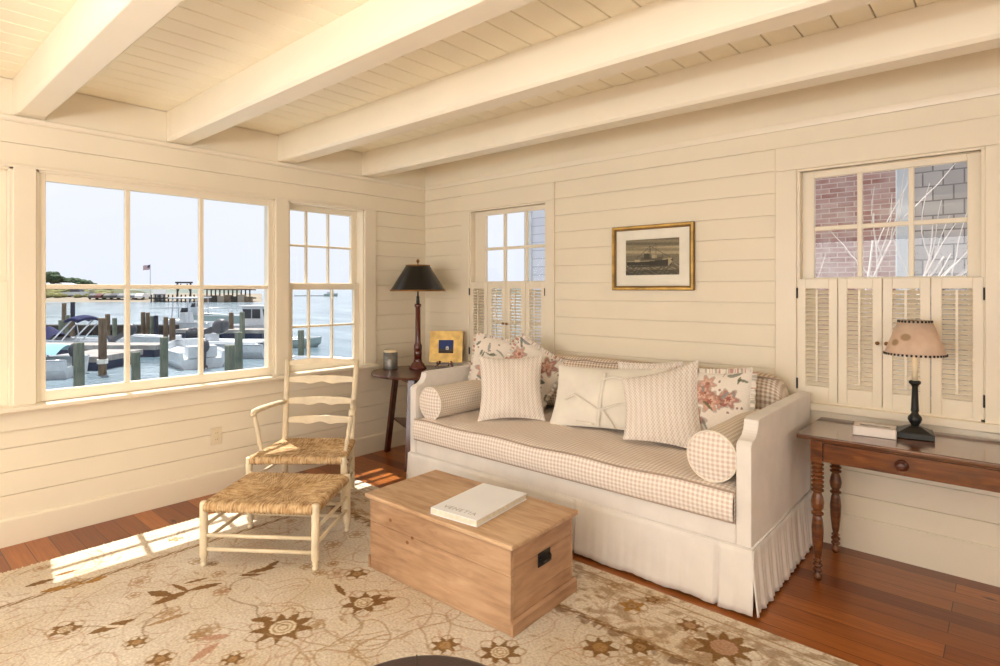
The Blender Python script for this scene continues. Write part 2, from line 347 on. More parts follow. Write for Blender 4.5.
# ------------------------------------------------------------------ room shell
XE, YN, CZ = 6.4, -6.1, 2.55        # east wall, near wall, ceiling height
PITCH = .1285
def planked(name, axis, lo, hi, courses, openings, thick=.02, back=.12, sign=1):
    """plank wall: axis 'y' = wall in plane x=0 running along y; 'x' = wall in plane y=0 running along x. Room side is + for x-plane and - for y-plane."""
    mb = MB(); gap = .0035
    def put(a0, a1, z0, z1, d0, d1):
        if a1-a0 < .004: return
        if axis == 'y': mb.box(min(d0,d1), a0, z0, max(d0,d1), a1, z1)
        else: mb.box(a0, min(-d0,-d1), z0, a1, max(-d0,-d1), z1)
    def rows(z0, z1, d0, d1):
        cuts = [o for o in openings if o[2] < z1-1e-4 and o[3] > z0+1e-4]
        zs = sorted({z0, z1}|{max(z0, o[2]) for o in cuts}|{min(z1, o[3]) for o in cuts})
        for a, b in zip(zs, zs[1:]):
            if b-a < .003: continue
            act = sorted([(o[0], o[1]) for o in cuts if o[2] < b-1e-4 and o[3] > a+1e-4])
            x = lo
            for p, q in act: put(x, p, a, b, d0, d1); x = q
            put(x, hi, a, b, d0, d1)
    for z0, z1 in zip(courses, courses[1:]):
        rows(z0+gap/2, z1-gap/2, -.012, 0)
    rows(0, CZ+.1, -back, -.010)
    return struct(mb.build(name, M['wall'], bevel=.0014, seg=1))
cs = [0, .145]+[.145+PITCH*k for k in range(1, 17)]+[2.32, CZ]
OL = [(-3.62, -2.985, .74, 2.072), (-2.885, -1.477, .74, 2.072), (-1.373, -.686, .74, 2.072)]
planked('wall_left', 'y', YN, 0, cs, OL)
cs2 = [0, .161]+[.161+PITCH*k for k in range(1, 17)]+[2.32, CZ]
OR = [(.584, 1.45, .765, 2.08), (3.191, 4.014, .765, 2.08)]
planked('wall_right', 'x', -.12, XE, cs2, OR)
# unseen walls behind the camera, each with a window opening
mb = MB(); mb.box(-.12, YN-.12, 0, .9, YN, CZ+.1); mb.box(4.3, YN-.12, 0, XE+.12, YN, CZ+.1); mb.box(.9, YN-.12, 0, 4.3, YN, .7); mb.box(.9, YN-.12, 2.15, 4.3, YN, CZ+.1)
struct(mb.build('wall_near', M['wall']))
mb = MB(); mb.box(XE, YN, 0, XE+.12, -4.9, CZ+.1); mb.box(XE, -1.9, 0, XE+.12, .12, CZ+.1); mb.box(XE, -4.9, 0, XE+.12, -1.9, .7); mb.box(XE, -4.9, 2.15, XE+.12, -1.9, CZ+.1)
struct(mb.build('wall_east', M['wall']))
mb = MB(); mb.box(-.12, YN-.12, -.1, XE+.12, .12, 0); struct(mb.build('floor', M['floor']))
mb = MB(); k = 0; x = .300-.1406*3
while x < XE:
    mb.box(max(x+.0025, 0), YN, CZ, min(x+.1406-.0025, XE), 0, CZ+.02); x += .1406
mb.box(-.12, YN-.12, CZ+.018, XE+.12, .12, CZ+.1)
struct(mb.build('ceiling', M['ceil'], bevel=.003, seg=1))
# beams
for i, y in enumerate((-.708, -1.453, -2.214, -2.985, -3.74, -4.49, -5.245)):
    mb = MB(); w = .145; c = .016
    prof = [(y, CZ), (y, 2.355+c), (y+c, 2.355), (y+w-c, 2.355), (y+w, 2.355+c), (y+w, CZ)]
    e = .07                         # chamfer dies away at the wall end
    mb.prism(prof, e, XE, 'x')
    p2 = [(y, CZ), (y, 2.358), (y+.003, 2.355), (y+w-.003, 2.355), (y+w, 2.358), (y+w, CZ)]
    vs = [(0,)+p for p in p2]+[(e,)+p for p in prof]
    mb.add(vs, [tuple(range(6))[::-1]]+[(j, (j+1)%6, 6+(j+1)%6, 6+j) for j in range(6)])
    struct(mb.build('trim_%d' % (i+1), M['beam'], bevel=.002, seg=1))
# frieze moulding, baseboards
mb = MB(); mb.prism([(0, 2.318), (.008, 2.318), (.018, 2.328), (.022, 2.345), (0, 2.352)], YN, 0, 'y')
struct(mb.build('trim_8', M['trim']))
mb = MB(); mb.prism([(0, 2.318), (-.010, 2.318), (-.014, 2.335), (-.020, 2.352), (0, 2.356)], 0, XE, 'x')
struct(mb.build('trim_9', M['trim']))
mb = MB(); mb.prism([(0,0), (.016,0), (.016,.138), (.012,.146), (0,.15)], YN, 0, 'y'); struct(mb.build('baseboard_left', M['trim']))
mb = MB(); mb.prism([(0,0), (-.014,0), (-.014,.17), (-.008,.178), (0,.18)], .016, XE, 'x'); struct(mb.build('baseboard_right', M['trim']))
mb = MB(); mb.box(.016, YN, 0, XE-.001, YN+.015, .15); struct(mb.build('baseboard_near', M['trim']))

# ------------------------------------------------------------------ windows
def sash(par, axis, a0, a1, z0, z1, d, stile, top, bot, vs, hs, th=.035, mw=.022, name='sash', right=None):
    """axis 'y': plane x=-d ; axis 'x': plane y=+d"""
    mb = MB(); r = right or stile
    def put(p, q, u, v, dd=th):
        if axis == 'y': mb.box(-d-dd/2, p, u, -d+dd/2, q, v)
        else: mb.box(p, d-dd/2, u, q, d+dd/2, v)
    put(a0, a0+stile, z0, z1); put(a1-r, a1, z0, z1); put(a0+stile, a1-r, z1-top, z1); put(a0+stile, a1-r, z0, z0+bot)
    for v in vs: put(v-mw/2, v+mw/2, z0+bot, z1-top, th*.8)
    for h in hs: put(a0+stile, a1-r, h-mw/2, h+mw/2, th*.75)
    o = mb.build(name, M['trim'], par, bevel=.003, seg=1)
    g = MB()
    if axis == 'y': g.add([(-d,a0+stile,z0+bot),(-d,a1-r,z0+bot),(-d,a1-r,z1-top),(-d,a0+stile,z1-top)], [(0,1,2,3)])
    else: g.add([(a0+stile,d,z0+bot),(a1-r,d,z0+bot),(a1-r,d,z1-top),(a0+stile,d,z1-top)], [(0,1,2,3)])
    g.build('glass_pane', M['glass'], o)
    return o
def jamb(par, axis, a0, a1, z0, z1, depth=.14, t=.014, a=.003):
    mb = MB()
    def put(p, q, u, v):
        if axis == 'y': mb.box(-depth, p, u, a, q, v)
        else: mb.box(p, -a, u, q, depth, v)
    put(a0, a0+t, z0, z1); put(a1-t, a1, z0, z1); put(a0, a1, z1-t, z1); put(a0, a1, z0, z0+t)
    mb.build('jamb', M['trim'], par)
w = estruct('window_1')            # large fixed window
jamb(w, 'y', -2.885, -1.477, .74, 2.072)
sash(w, 'y', -2.872, -1.490, .762, 2.06, .03, .034, .046, .060, [-2.43, -1.992], [1.414], th=.04, mw=.028)
w = estruct('window_2')            # double hung beside it
jamb(w, 'y', -1.373, -.686, .74, 2.072)
sash(w, 'y', -1.36, -.70, 1.40, 2.06, .105, .052, .045, .05, [-1.165, -.968], [1.742], name='upper_sash', mw=.018)
sash(w, 'y', -1.36, -.70, .755, 1.445, .065, .052, .05, .06, [-1.165, -.956], [1.105], name='lower_sash', mw=.018)
w = estruct('window_3')            # double hung at the picture's left edge
jamb(w, 'y', -3.62, -2.985, .74, 2.072)
sash(w, 'y', -3.607, -2.998, 1.40, 2.06, .105, .052, .045, .05, [-3.40, -3.20], [1.742], name='upper_sash', mw=.018)
sash(w, 'y', -3.607, -2.998, .755, 1.445, .065, .052, .05, .06, [-3.40, -3.20], [1.105], name='lower_sash', mw=.018)
for n, (a0, a1, g0, g1, v1, v2) in ((4, (.598, 1.436, .722, 1.385, .934, 1.165)), (5, (3.205, 4.0, 3.268, 3.946, 3.490, 3.720))):
    w = estruct('window_%d' % n)
    jamb(w, 'x', a0-.014, a1+.014, .765, 2.08)
    sash(w, 'x', a0, a1, 1.415, 2.066, .065, g0-a0, .036, .05, [v1, v2], [1.742], name='upper_sash', mw=.024, right=a1-g1)
    sash(w, 'x', a0, a1, .78, 1.45, .105, g0-a0, .04, .06, [v1, v2], [1.12], name='lower_sash', mw=.024, right=a1-g1)
# casings and stools
n = 10
for (a, b) in ((-3.72, -3.62), (-2.985, -2.885), (-1.477, -1.373), (-.686, -.572)):
    mb = MB(); mb.box(-.0115, a, .735, .016, b, 2.080); struct(mb.build('trim_%d' % n, M['trim'], bevel=.003, seg=1)); n += 1
mb = MB(); mb.box(-.0115, -3.74, 2.0685, .018, -.572, 2.086); struct(mb.build('trim_%d' % n, M['trim'], bevel=.003)); n += 1
mb = MB(); mb.box(-.02, -3.74, .738, .092, -.60, .760)
for a, b in ((-3.607, -2.998), (-2.872, -1.490), (-1.36, -.70)): mb.box(-.045, a, .745, -.0, b, .7605)
mb.box(0, -3.72, .625, .018, -.62, .738)
struct(mb.build('trim_%d' % n, M['trim'], bevel=.004)); n += 1
for (a, b, c, d) in ((.485, .584, 1.406, 1.492), (3.078, 3.191, 4.014, 4.13)):
    mb = MB(); mb.box(a, -.016, .715, b, 0, 2.08); mb.box(c, -.016, .715, d, 0, 2.08); mb.box(a, -.018, 2.08, d, 0, 2.215)
    mb.box(b, -.012, 2.066, c, .02, 2.08)
    struct(mb.build('trim_%d' % n, M['trim'], bevel=.003, seg=1)); n += 1
    mb = MB(); mb.box(a-.015, -.045, .725, d+.015, .04, .765); mb.box(a, -.016, .63, d, 0, .725)
    struct(mb.build('trim_%d' % n, M['trim'], bevel=.004)); n += 1

# ------------------------------------------------------------------ louvered shutters
def shutter(x0, x1, z0, z1, label, group, knob=None, hinge=None, ang=28):
    wd = x1-x0-.004
    t = thing('shutter', label, 'shutter', ((x0+x1)/2, .004, z0), 0, group); h = z1-z0; hw = wd/2; st = .042; tr = .055; br = .082
    mb = MB(); mb.box(-hw, -.011, 0, -hw+st, .011, h); mb.box(hw-st, -.011, 0, hw, .011, h); mb.box(-hw+st, -.011, h-tr, hw-st, .011, h); mb.box(-hw+st, -.011, 0, hw-st, .011, br)
    mb.build('shutter_frame', M['trim'], t, bevel=.002, seg=1)
    mb = MB(); z = br+.012
    while z < h-tr-.006: mb.obox((0, 0, z), (wd-2*st, .028, .0045), (math.radians(ang), 0, 0)); z += .0245
    tag(mb.build('louvers', M['trim'], t), None)
    mb = MB(); mb.box(-.0055, -.022, br+.03, .0055, -.014, h-tr-.005); mb.build('tilt_rod', M['trim'], t)
    if knob:
        mb = MB(); mb.lathe([(.004, 0), (.004, .01), (.009, .014), (.010, .020), (.006, .026)], n=12)
        mb.build('knob', M['brass'], t, smooth=True, loc=(knob*(hw-.018), -.011, h*.50), rot=(math.pi/2, 0, 0))
    if hinge:
        for zz in (.09, h-.08): MB().box(hinge*(hw+.001)-.004, -.020, zz-.03, hinge*(hw+.001)+.004, -.0112, zz+.03).build('hinge', M['iron'], t)
ex = [.586, .797, 1.0, 1.203, 1.404]
L1 = ['outermost louvered cream shutter nearest the black table lamp', 'left centre louvered shutter with knob in window behind the daybed',
      'right centre louvered shutter with knob in window behind the daybed', 'rightmost louvered shutter of the window left of the framed print']
for i in range(4): shutter(ex[i], ex[i+1], .775, 1.457, L1[i], None, {1: 1, 2: -1}.get(i), {0: -1, 3: 1}.get(i), 26)
ex = [3.193, 3.397, 3.602, 3.806, 4.012]
L2 = ['leftmost louvered shutter of the right window, just past the daybed arm', 'louvered shutter above the white tissue box, knob on its right edge',
      'louvered shutter right behind the lit parchment lampshade', 'rightmost louvered cream shutter at the right of the photo']
for i in range(4): shutter(ex[i], ex[i+1], .775, 1.457, L2[i], None, {1: 1, 2: -1}.get(i), {0: -1, 3: 1}.get(i), 35)
# ------------------------------------------------------------------ daybed
def arm_panel(x0, x1):
    # side view outline in (y, z): scooped front corner, level top
    pts = [(-1.035, .275), (-1.035, .722)]
    for k in range(9):                       # concave scoop
        a = math.pi/2*k/8; pts.append((-1.035+.018+.080*math.sin(a), .722+.020+.078*(1-math.cos(a))))
    pts += [(-.90, .826), (-.05, .826), (-.05, .275)]
    return MB().prism(pts, x0, x1, 'x')
t = thing('daybed', 'long daybed in a cream linen slipcover with a pleated floor-length skirt', 'daybed', (0,0,0))
DX0, DX1 = 1.022, 3.272
for a, b in ((DX0, DX0+.055), (DX1-.064, DX1)): arm_panel(a, b).build('side_panel', M['linen'], t, bevel=.005, seg=2)
mb = MB(); mb.box(DX0+.056, -1.028, .275, DX1-.065, -.99, .376); mb.build('front_rail', M['linen'], t, bevel=.008, seg=2)
mb = MB(); mb.box(DX0+.056, -.988, .30, DX1-.065, -.05, .372); mb.build('platform', M['linen'], t)
mb = MB()
for x in (DX0+.03, DX1-.03):
    for y in (-.99, -.10): MB().obox((x, y, .14), (.045, .045, .272)).build('foot', M['mahog'], t)
def skirt_wall(p0, p1, z_top, out, folds, flare, pleats=(), nz=10):
    """hanging cloth from p0 to p1 with its normal 'out'"""
    p0 = Vector(p0); p1 = Vector(p1); L = (p1-p0).length; o = Vector(out); n = int(L/.0085)
    def depth(s):
        dd = 0
        for (c, w) in pleats:
            q = abs(s-c)
            if q < w: dd -= .035*(1-q/w)**.6
        return dd
    def fn(u, v):
        s = u*L; drop = v
        off = .004+flare*drop**1.2+folds*math.sin(s*62+1.7*math.sin(s*9))*(.25+.75*drop)*.5+folds*.5*math.sin(s*131+.8)*drop
        off += depth(s)*(.15+.85*min(1, drop*3))
        q = p0+(p1-p0)*u+o*off
        return (q.x, q.y, z_top-(z_top-.012-.004*math.sin(s*23))*drop)
    return MB().grid(fn, n, nz)
sk = skirt_wall((DX0-.006, -1.035), (DX1+.014, -1.035), .285, (0,-1), .004, .022, pleats=((1.352, .014), (.02, .016), (2.113, .012)))
mb = sk; o = mb.build('skirt', M['linen'], t, smooth=True); m_ = o.modifiers.new('thick', 'SOLIDIFY'); m_.thickness = .004
for x, out in ((DX1, (1,0)), (DX0, (-1,0))):
    o = skirt_wall((x, -1.052), (x, -.06), .285, out, .009, .022).build('skirt', M['linen'], t, smooth=True); m_ = o.modifiers.new('thick', 'SOLIDIFY'); m_.thickness = .004
mb = MB()
for x in (DX0, DX1):
    mb.tube([(x, -1.035, .287), (x, -.06, .287)], .0045, 8)
mb.tube([(DX0, -1.036, .287), (DX1, -1.036, .287)], .0045, 8); mb.build('skirt_welt', M['linen'], t, smooth=True)

# mattress
MX0, MX1, MY0, MY1, MZ0, MZ1 = 1.080, 3.203, -1.045, -.07, .379, .528
def mtop(x, y):
    ex_ = min(1, min(x-MX0, MX1-x)/.06); ey = min(1, (y-MY0)/.10)
    tuft = -.004*math.cos((x-MX0)*2*math.pi/.5)**4 - .003*math.sin((x*17+y*9))*math.sin(y*13-x*3)
    return MZ1-.010+.014*max(0, ex_)**.5*max(0, ey)**.5+tuft*min(1, ey)+.004*math.sin(x*11+.6)*(1-min(1, ey)*.6)
mb = MB()
mb.grid(lambda u, v: (MX0+u*(MX1-MX0), MY0+v*(MY1-MY0), mtop(MX0+u*(MX1-MX0), MY0+v*(MY1-MY0))), 120, 50, lambda u, v: (u*(MX1-MX0), v*(MY1-MY0)))
def mfront(u, v):
    x = MX0+u*(MX1-MX0); z = MZ0+v*(mtop(x, MY0)-MZ0)
    return (x, MY0-.020*math.sin(math.pi*v)**.7-.003*math.sin(x*21)*math.sin(math.pi*v), z)
mb.grid(mfront, 120, 10, lambda u, v: (u*(MX1-MX0), v*(MZ1-MZ0)))
for xx in (MX0, MX1): mb.grid(lambda u, v: (xx, MY0+u*(MY1-MY0), MZ0+v*(mtop(xx, MY0+u*(MY1-MY0))-MZ0)), 50, 4, lambda u, v: (u*(MY1-MY0), v*.15))
mb.grid(lambda u, v: (MX0+u*(MX1-MX0), MY1, MZ0+v*(mtop(MX0+u*(MX1-MX0), MY1)-MZ0)), 120, 4)
mb.grid(lambda u, v: (MX0+u*(MX1-MX0), MY0+v*(MY1-MY0), MZ0), 60, 4)
mt = tag(mb.build('mattress', M['ging'], None, smooth=False), 'thick beige gingham mattress with welted edge lying on the daybed', 'mattress')
mb = MB()
mb.tube([(MX0+(MX1-MX0)*k/80, MY0-.003, mtop(MX0+(MX1-MX0)*k/80, MY0)+.002) for k in range(81)], .0042, 6)
mb.tube([(MX0+(MX1-MX0)*k/80, MY0-.004, MZ0+.006) for k in range(81)], .0042, 6); mb.build('welt', M['piping'], mt, smooth=True)

# long back cushion against the wall
def cush(u, v):
    x = 1.135+u*(3.19-1.135); a = 2*math.pi*v; e = max(.05, 1-abs(2*u-1)**24)**.5
    cy, cz, ry, rz = -.155, .735, .105, .19
    c, s = math.cos(a), math.sin(a); sg = lambda q: (1 if q >= 0 else -1)
    k = 1+.012*math.sin(x*19)+.008*math.sin(x*43+2)
    return (x, cy+ry*sg(c)*abs(c)**.7*e*k, cz+rz*sg(s)*abs(s)**.75*e*(1+.010*math.sin(x*7)))
mb = MB(); mb.grid(cush, 110, 40, lambda u, v: (u*1.95, v*.95)); 
bk = tag(mb.build('back_cushion', M['ging_dark'], None, smooth=True, merge=.0005), 'long brown gingham back cushion propped along the wall at the back of the daybed', 'cushion')
mb = MB(); mb.tube([(1.16+2.0*k/60, -.225, .905+.004*math.sin(k*.9)) for k in range(61)], .005, 6); mb.build('welt', M['piping'], bk, smooth=True)

# bolsters
def bolster(loc, L, r, label, yawd):
    t = thing('bolster', label, 'bolster', loc, math.radians(yawd), 'gingham bolsters')
    def fn(u, v):
        a = 2*math.pi*v; return (r*math.cos(a)*(1+.01*math.sin(6*a+u*9)), u*L, r*math.sin(a)*(1+.01*math.sin(5*a-u*12)))
    mb = MB(); mb.grid(fn, 24, 40, lambda u, v: (u*L, v*2*math.pi*r)); mb.build('bolster_cover', M['ging_fine'], t, smooth=True)
    for y, s in ((0, -1), (L, 1)):
        mb = MB(); mb.grid(lambda u, v: (r*u*math.cos(2*math.pi*v), y+s*.02*(1-u*u), r*u*math.sin(2*math.pi*v)), 8, 40, lambda u, v: (r*u*math.cos(2*math.pi*v), r*u*math.sin(2*math.pi*v)))
        mb.build('end_cap', M['ging_fine'] if y == 0 and 0 else M['ging'], t, smooth=True)
        mb = MB(); mb.tube([(r*1.005*math.cos(2*math.pi*k/40), y, r*1.005*math.sin(2*math.pi*k/40)) for k in range(41)], .0045, 6, cap=False); mb.build('welt', M['piping_l'], t, smooth=True)
    return t
bolster((1.187, -1.0, .633), .66, .107, 'beige gingham bolster lying along the daybed arm beside the tall black lamp', 0)
bolster((3.088, -1.0, .642), .62, .113, 'beige gingham bolster lying along the daybed arm nearest the console table', 0)

# ------------------------------------------------------------------ pillows
def pillow_obj(name, w, h, th, mat, label, cat, pos, yaw, tilt, roll=0, zfloor=.523, colf=None, n=36, group=None, ear=.06, wr=1.0, seed=0, taper=0):
    mb = MB(); cols = []
    r_ = random.Random(seed); ph = [r_.uniform(0, 6) for _ in range(6)]
    def surf(side):
        def fn(uu, vv):
            u = 2*uu-1; v = 2*vv-1
            x = w/2*u*(1-ear*(1-v*v)); z = h/2*v*(1-ear*(1-u*u))*(1+taper*u)
            b = max(0, (1-abs(u)**2.2)*(1-abs(v)**2.2))**.55
            k = 1+wr*.10*math.sin(3*u+ph[0])*math.sin(2.3*v+ph[1])+wr*.045*math.sin(7*u+3*v+ph[2])+wr*.03*math.sin(5*v-6*u+ph[3])
            return (x, side*th/2*b*k, z)
        return fn
    for side in (-1, 1):
        mb.grid(surf(side), n, n, lambda u, v: (u*w, v*h))
        if colf is not None: cols.append(colf(n, side, w, h))
    if colf is not None: mb.col = np.concatenate(cols)
    m = Matrix.Rotation(math.radians(yaw), 4, 'Z')@Matrix.Rotation(-math.radians(tilt), 4, 'X')@Matrix.Rotation(math.radians(roll), 4, 'Y')
    zs = min((m@Vector(v)).z for v in mb.v)
    o = mb.build(name, mat, None, smooth=True, merge=.0006)
    o.matrix_world = Matrix.Translation((pos[0], pos[1], zfloor-zs))@m
    tag(o, label, cat, group)
    return o
def floral_cols(seed):
    def f(n, side, w, h):
        U, V = np.meshgrid(np.linspace(0, w, n+1), np.linspace(0, h, n+1)); g = np.random.default_rng(seed+(side > 0))
        base = np.zeros((n+1, n+1, 4)); base[:] = srgb(236, 226, 214)
        def put(mask, c, a=1.0):
            k = (mask*a)[..., None]; base[..., :3] = base[..., :3]*(1-k)+np.array(c[:3])*k
        cols = [srgb(178, 116, 102), srgb(196, 142, 124), srgb(158, 88, 80)]
        for _ in range(7):
            cx, cy, r = g.uniform(.06, w-.06), g.uniform(.06, h-.06), g.uniform(.045, .085)
            a = np.arctan2(V-cy, U-cx); d = np.hypot(U-cx, V-cy); pet = r*(.78+.22*np.cos(6*a+g.uniform(0, 6)))
            put((d < pet*1.18) & (d > pet), srgb(120, 110, 96), .5)
            put(d < pet, cols[g.integers(3)], .8); put(d < pet*.62, srgb(222, 190, 168), .75); put(d < pet*.32, cols[g.integers(3)], .9)
        for _ in range(16):            # leaves and grey-blue curls
            cx, cy = g.uniform(0, w), g.uniform(0, h); th = g.uniform(0, 6.3); l, b = g.uniform(.02, .05), g.uniform(.006, .012)
            x = (U-cx)*math.cos(th)+(V-cy)*math.sin(th); y = -(U-cx)*math.sin(th)+(V-cy)*math.cos(th)+6*((U-cx)**2)
            put((x/l)**2+(y/b)**2 < 1, [srgb(110, 118, 108), srgb(84, 92, 62), srgb(140, 142, 140)][g.integers(3)], .8)
        for _ in range(26):
            cx, cy = g.uniform(0, w), g.uniform(0, h); put(np.hypot(U-cx, V-cy) < .007, srgb(120, 84, 78), .8)
        return base.reshape(-1, 4)
    return f
def ruffle(o, w, h, cols, depth=.028, sides=(0, 1, 2, 3)):
    mb = MB(); cl = []
    P = [(-w/2, -h/2), (w/2, -h/2), (w/2, h/2), (-w/2, h/2)]
    for s in sides:
        a, b = P[s], P[(s+1) % 4]; nx, nz = (b[1]-a[1]), -(b[0]-a[0]); l = math.hypot(nx, nz); nx /= l; nz /= l
        def fn(u, v):
            k = .97+0*u; bow = -.06*(w/2)*(1-(2*u-1)**2)
            return (a[0]+(b[0]-a[0])*u+nx*(bow+depth*v-.004), .009*math.sin(u*l*150)*v, a[1]+(b[1]-a[1])*u+nz*(bow+depth*v-.004))
        nn = 130; mb.grid(fn, nn, 3)
        g = np.random.default_rng(5+s); c = np.zeros((4, nn+1, 4)); c[:] = srgb(232, 222, 210); 
        k = g.random(nn+1); k = np.convolve(k, np.ones(5)/5, 'same'); c[:, k > .60] = srgb(190, 182, 168); c[:, k < .36] = srgb(192, 150, 138)
        cl.append(c.reshape(-1, 4))
    mb.col = np.concatenate(cl); mb.build('ruffle', M['floral'], o, smooth=True)
def pat(u, D): return at(u, D)
# floral pair at the left, block print pillow in front
o = pillow_obj('throw_pillow', .48, .48, .12, M['floral'], 'ruffled floral pillow at the lamp end, its white corner highest at the left', 'pillow', pat(502, 4.24), 34, 8, 9, colf=floral_cols(11), n=110, seed=1); ruffle(o, .46, .46, None)
o = pillow_obj('throw_pillow', .40, .40, .12, M['floral'], 'ruffled floral pillow poking up behind the left block-print pillow', 'pillow', pat(529, 4.12), 28, 12, 30, colf=floral_cols(23), n=110, seed=2); ruffle(o, .40, .40, None)
pillow_obj('throw_pillow', .45, .45, .15, M['print'], 'square pale block-print pillow beside the left gingham bolster', 'pillow', pat(511, 3.88), 40, 20, -1, n=60, seed=3, group=None, ear=.12)
# ivory pillow with ribbon ties
o = pillow_obj('tie_pillow', .74, .40, .14, M['lumbar'], 'oblong ivory cotton pillow with ribbon ties in the middle of the daybed', 'pillow', on(606, 400, 1, -.46)[:2], 6, 24, -3, n=60, seed=4, wr=1.6)
def rib(mb, pts, wd=.014):
    P = [Vector((p[0], -.071*max(0, (1-abs(p[0]/.37)**2.2)*(1-abs(p[1]/.2)**2.2))**.55*1.07-.007, p[1])) for p in pts]
    Q = []
    for a, b in zip(P, P[1:]):
        for k in range(6): Q.append(a+(b-a)*k/6)
    Q.append(P[-1]); vs = []; n = len(Q)
    for k, q in enumerate(Q):
        d = (Q[min(k+1, n-1)]-Q[max(k-1, 0)]).normalized(); s = Vector((-d.z, 0, d.x))*wd/2; w_ = Vector((0, .002*math.sin(k*1.3), 0)); vs += [q-s+w_, q+s-w_]
    mb.add(vs, [(2*k, 2*k+1, 2*k+3, 2*k+2) for k in range(n-1)])
for pts, wd in (([(-.25, -.04), (-.18, -.01), (-.10, -.05), (-.02, -.09), (.02, -.10)], .014), ([(.0, -.10), (.10, -.06), (.2, -.04), (.28, -.06)], .014), ([(.0, .14), (.005, .05), (0, -.03), (.0, -.10), (-.01, -.15), (-.015, -.19)], .024),
                ([(.0, .10), (.07, .115), (.15, .10)], .016), ([(.02, -.10), (.06, -.15), (.09, -.19)], .02), ([(-.16, -.17), (-.10, -.175), (-.05, -.18)], .016)):
    mb = MB(); rib(mb, pts, wd); q = mb.build('ribbon', M['lumbar'], o, smooth=True); q.modifiers.new('s', 'SOLIDIFY').thickness = .003
# right-hand group
pillow_obj('throw_pillow', .42, .42, .10, M['print'], 'block-print pillow peeking out behind the right end of the ivory pillow', 'pillow', on(650, 400, 1, -.33)[:2], 8, 10, -4, n=50, seed=5)
o = pillow_obj('throw_pillow', .42, .42, .12, M['floral'], 'ruffled red floral pillow between the right block-print pillow and bolster', 'pillow', on(712, 415, 1, -.44)[:2], 6, 13, -3, colf=floral_cols(37), n=110, seed=6); ruffle(o, .42, .42, None)
pillow_obj('throw_pillow', .44, .44, .15, M['print'], 'large tilted block-print pillow leaning beside the right gingham bolster', 'pillow', pat(661, 3.24), 16, 24, -7, n=60, seed=7, ear=.10, taper=.20)

# ------------------------------------------------------------------ pine chest and book
CH = math.radians(1.6)
t = thing('chest', 'waxed pine blanket chest serving as coffee table on the rug', 'chest', (2.150, -1.622, .012), CH)
W_, Dp, Hh = .896, .458, .372
mb = MB(); mb.box(-W_/2, -Dp/2, 0, W_/2, -Dp/2+.02, .2335); mb.box(-W_/2, -Dp/2, .2345, W_/2, -Dp/2+.02, Hh-.0225); mb.build('front_board', M['pine'], t, bevel=.0022)
mb = MB(); mb.box(-W_/2, Dp/2-.02, 0, W_/2, Dp/2, Hh-.022); mb.build('back_board', M['pine'], t, bevel=.003)
for s in (-1, 1):
    mb = MB()
    for za, zb in ((0, .118), (.119, .262), (.263, Hh-.0225)): mb.box(s*W_/2, -Dp/2+.0205, za, s*(W_/2-.02), Dp/2-.0205, zb)
    mb.build('end_board', M['pine_end'], t, bevel=.002)
mb = MB(); mb.box(-W_/2+.021, -Dp/2+.021, .01, W_/2-.021, Dp/2-.021, .03); mb.build('bottom_board', M['pine'], t)
mb = MB(); mb.box(-W_/2-.022, -Dp/2-.020, Hh-.021, W_/2+.024, Dp/2+.015, Hh); mb.build('lid', M['pine_top'], t, bevel=.006, seg=3)
mb = MB(); mb.prism([(W_/2+.001, 0), (W_/2+.015, 0), (W_/2+.015, .048), (W_/2+.006, .06), (W_/2+.001, .06)], -Dp/2-.002, Dp/2+.012, 'y'); mb.build('plinth', M['pine_end'], t)
mb = MB()
for s in (-1,):
    mb.box(s*(W_/2+.001), -Dp/2-.002, 0, s*(W_/2+.014), Dp/2+.012, .06)
mb.build('plinth', M['pine_end'], t)
hd = MB(); hd.box(W_/2+.0005, -.045, .205, W_/2+.004, .045, .265)
o = hd.build('handle_plate', M['iron'], t, bevel=.002)
mb = MB(); mb.tube([(W_/2+.004, -.034, .245), (W_/2+.012, -.034, .238), (W_/2+.014, -.030, .222), (W_/2+.014, .030, .222), (W_/2+.012, .034, .238), (W_/2+.004, .034, .245)], .005, 8); mb.build('handle', M['iron'], o, smooth=True)
# book
BA = math.atan2(-1.83+1.842, 2.417-2.155); 
b0 = Vector((2.155, -1.842)); 
t = thing('book', 'large white hardback book lying flat on the pine chest lid', 'book', (2.246, -1.634, .3845), math.radians(2)+math.radians(4.5))
w2, h2, th2 = .262, .40, .030
mb = MB(); mb.box(-w2/2, -h2/2, 0, w2/2, h2/2, .003); mb.box(-w2/2, -h2/2, th2-.003, w2/2, h2/2, th2); mb.box(-w2/2, -h2/2, .003, -w2/2+.003, h2/2, th2-.003); mb.build('cover', M['white_paper'], t, bevel=.0008)
mb = MB(); mb.box(-w2/2+.004, -h2/2+.004, .0032, w2/2-.004, h2/2-.004, th2-.0032); mb.build('pages', M['pages'], t)
def text_obj(name, body, size, mat, parent, loc, rot, ext=.0003, sp=1.0):
    cu = bpy.data.curves.new(name, 'FONT'); cu.body = body; cu.size = size; cu.extrude = ext; cu.align_x = 'CENTER'; cu.space_character = sp
    tmp = bpy.data.objects.new('tmp', cu); COL.objects.link(tmp); dg = bpy.context.evaluated_depsgraph_get()
    me = bpy.data.meshes.new_from_object(tmp.evaluated_get(dg)); bpy.data.objects.remove(tmp)
    me.materials.clear(); me.materials.append(mat); o = bpy.data.objects.new(name, me); COL.objects.link(o); o.parent = parent; o.location = loc; o.rotation_euler = rot; return o
text_obj('title', 'VENETIA', .042, M['ink'], t, (.0, -h2/2+.035, th2+.0002), (0,0,0), sp=1.15)

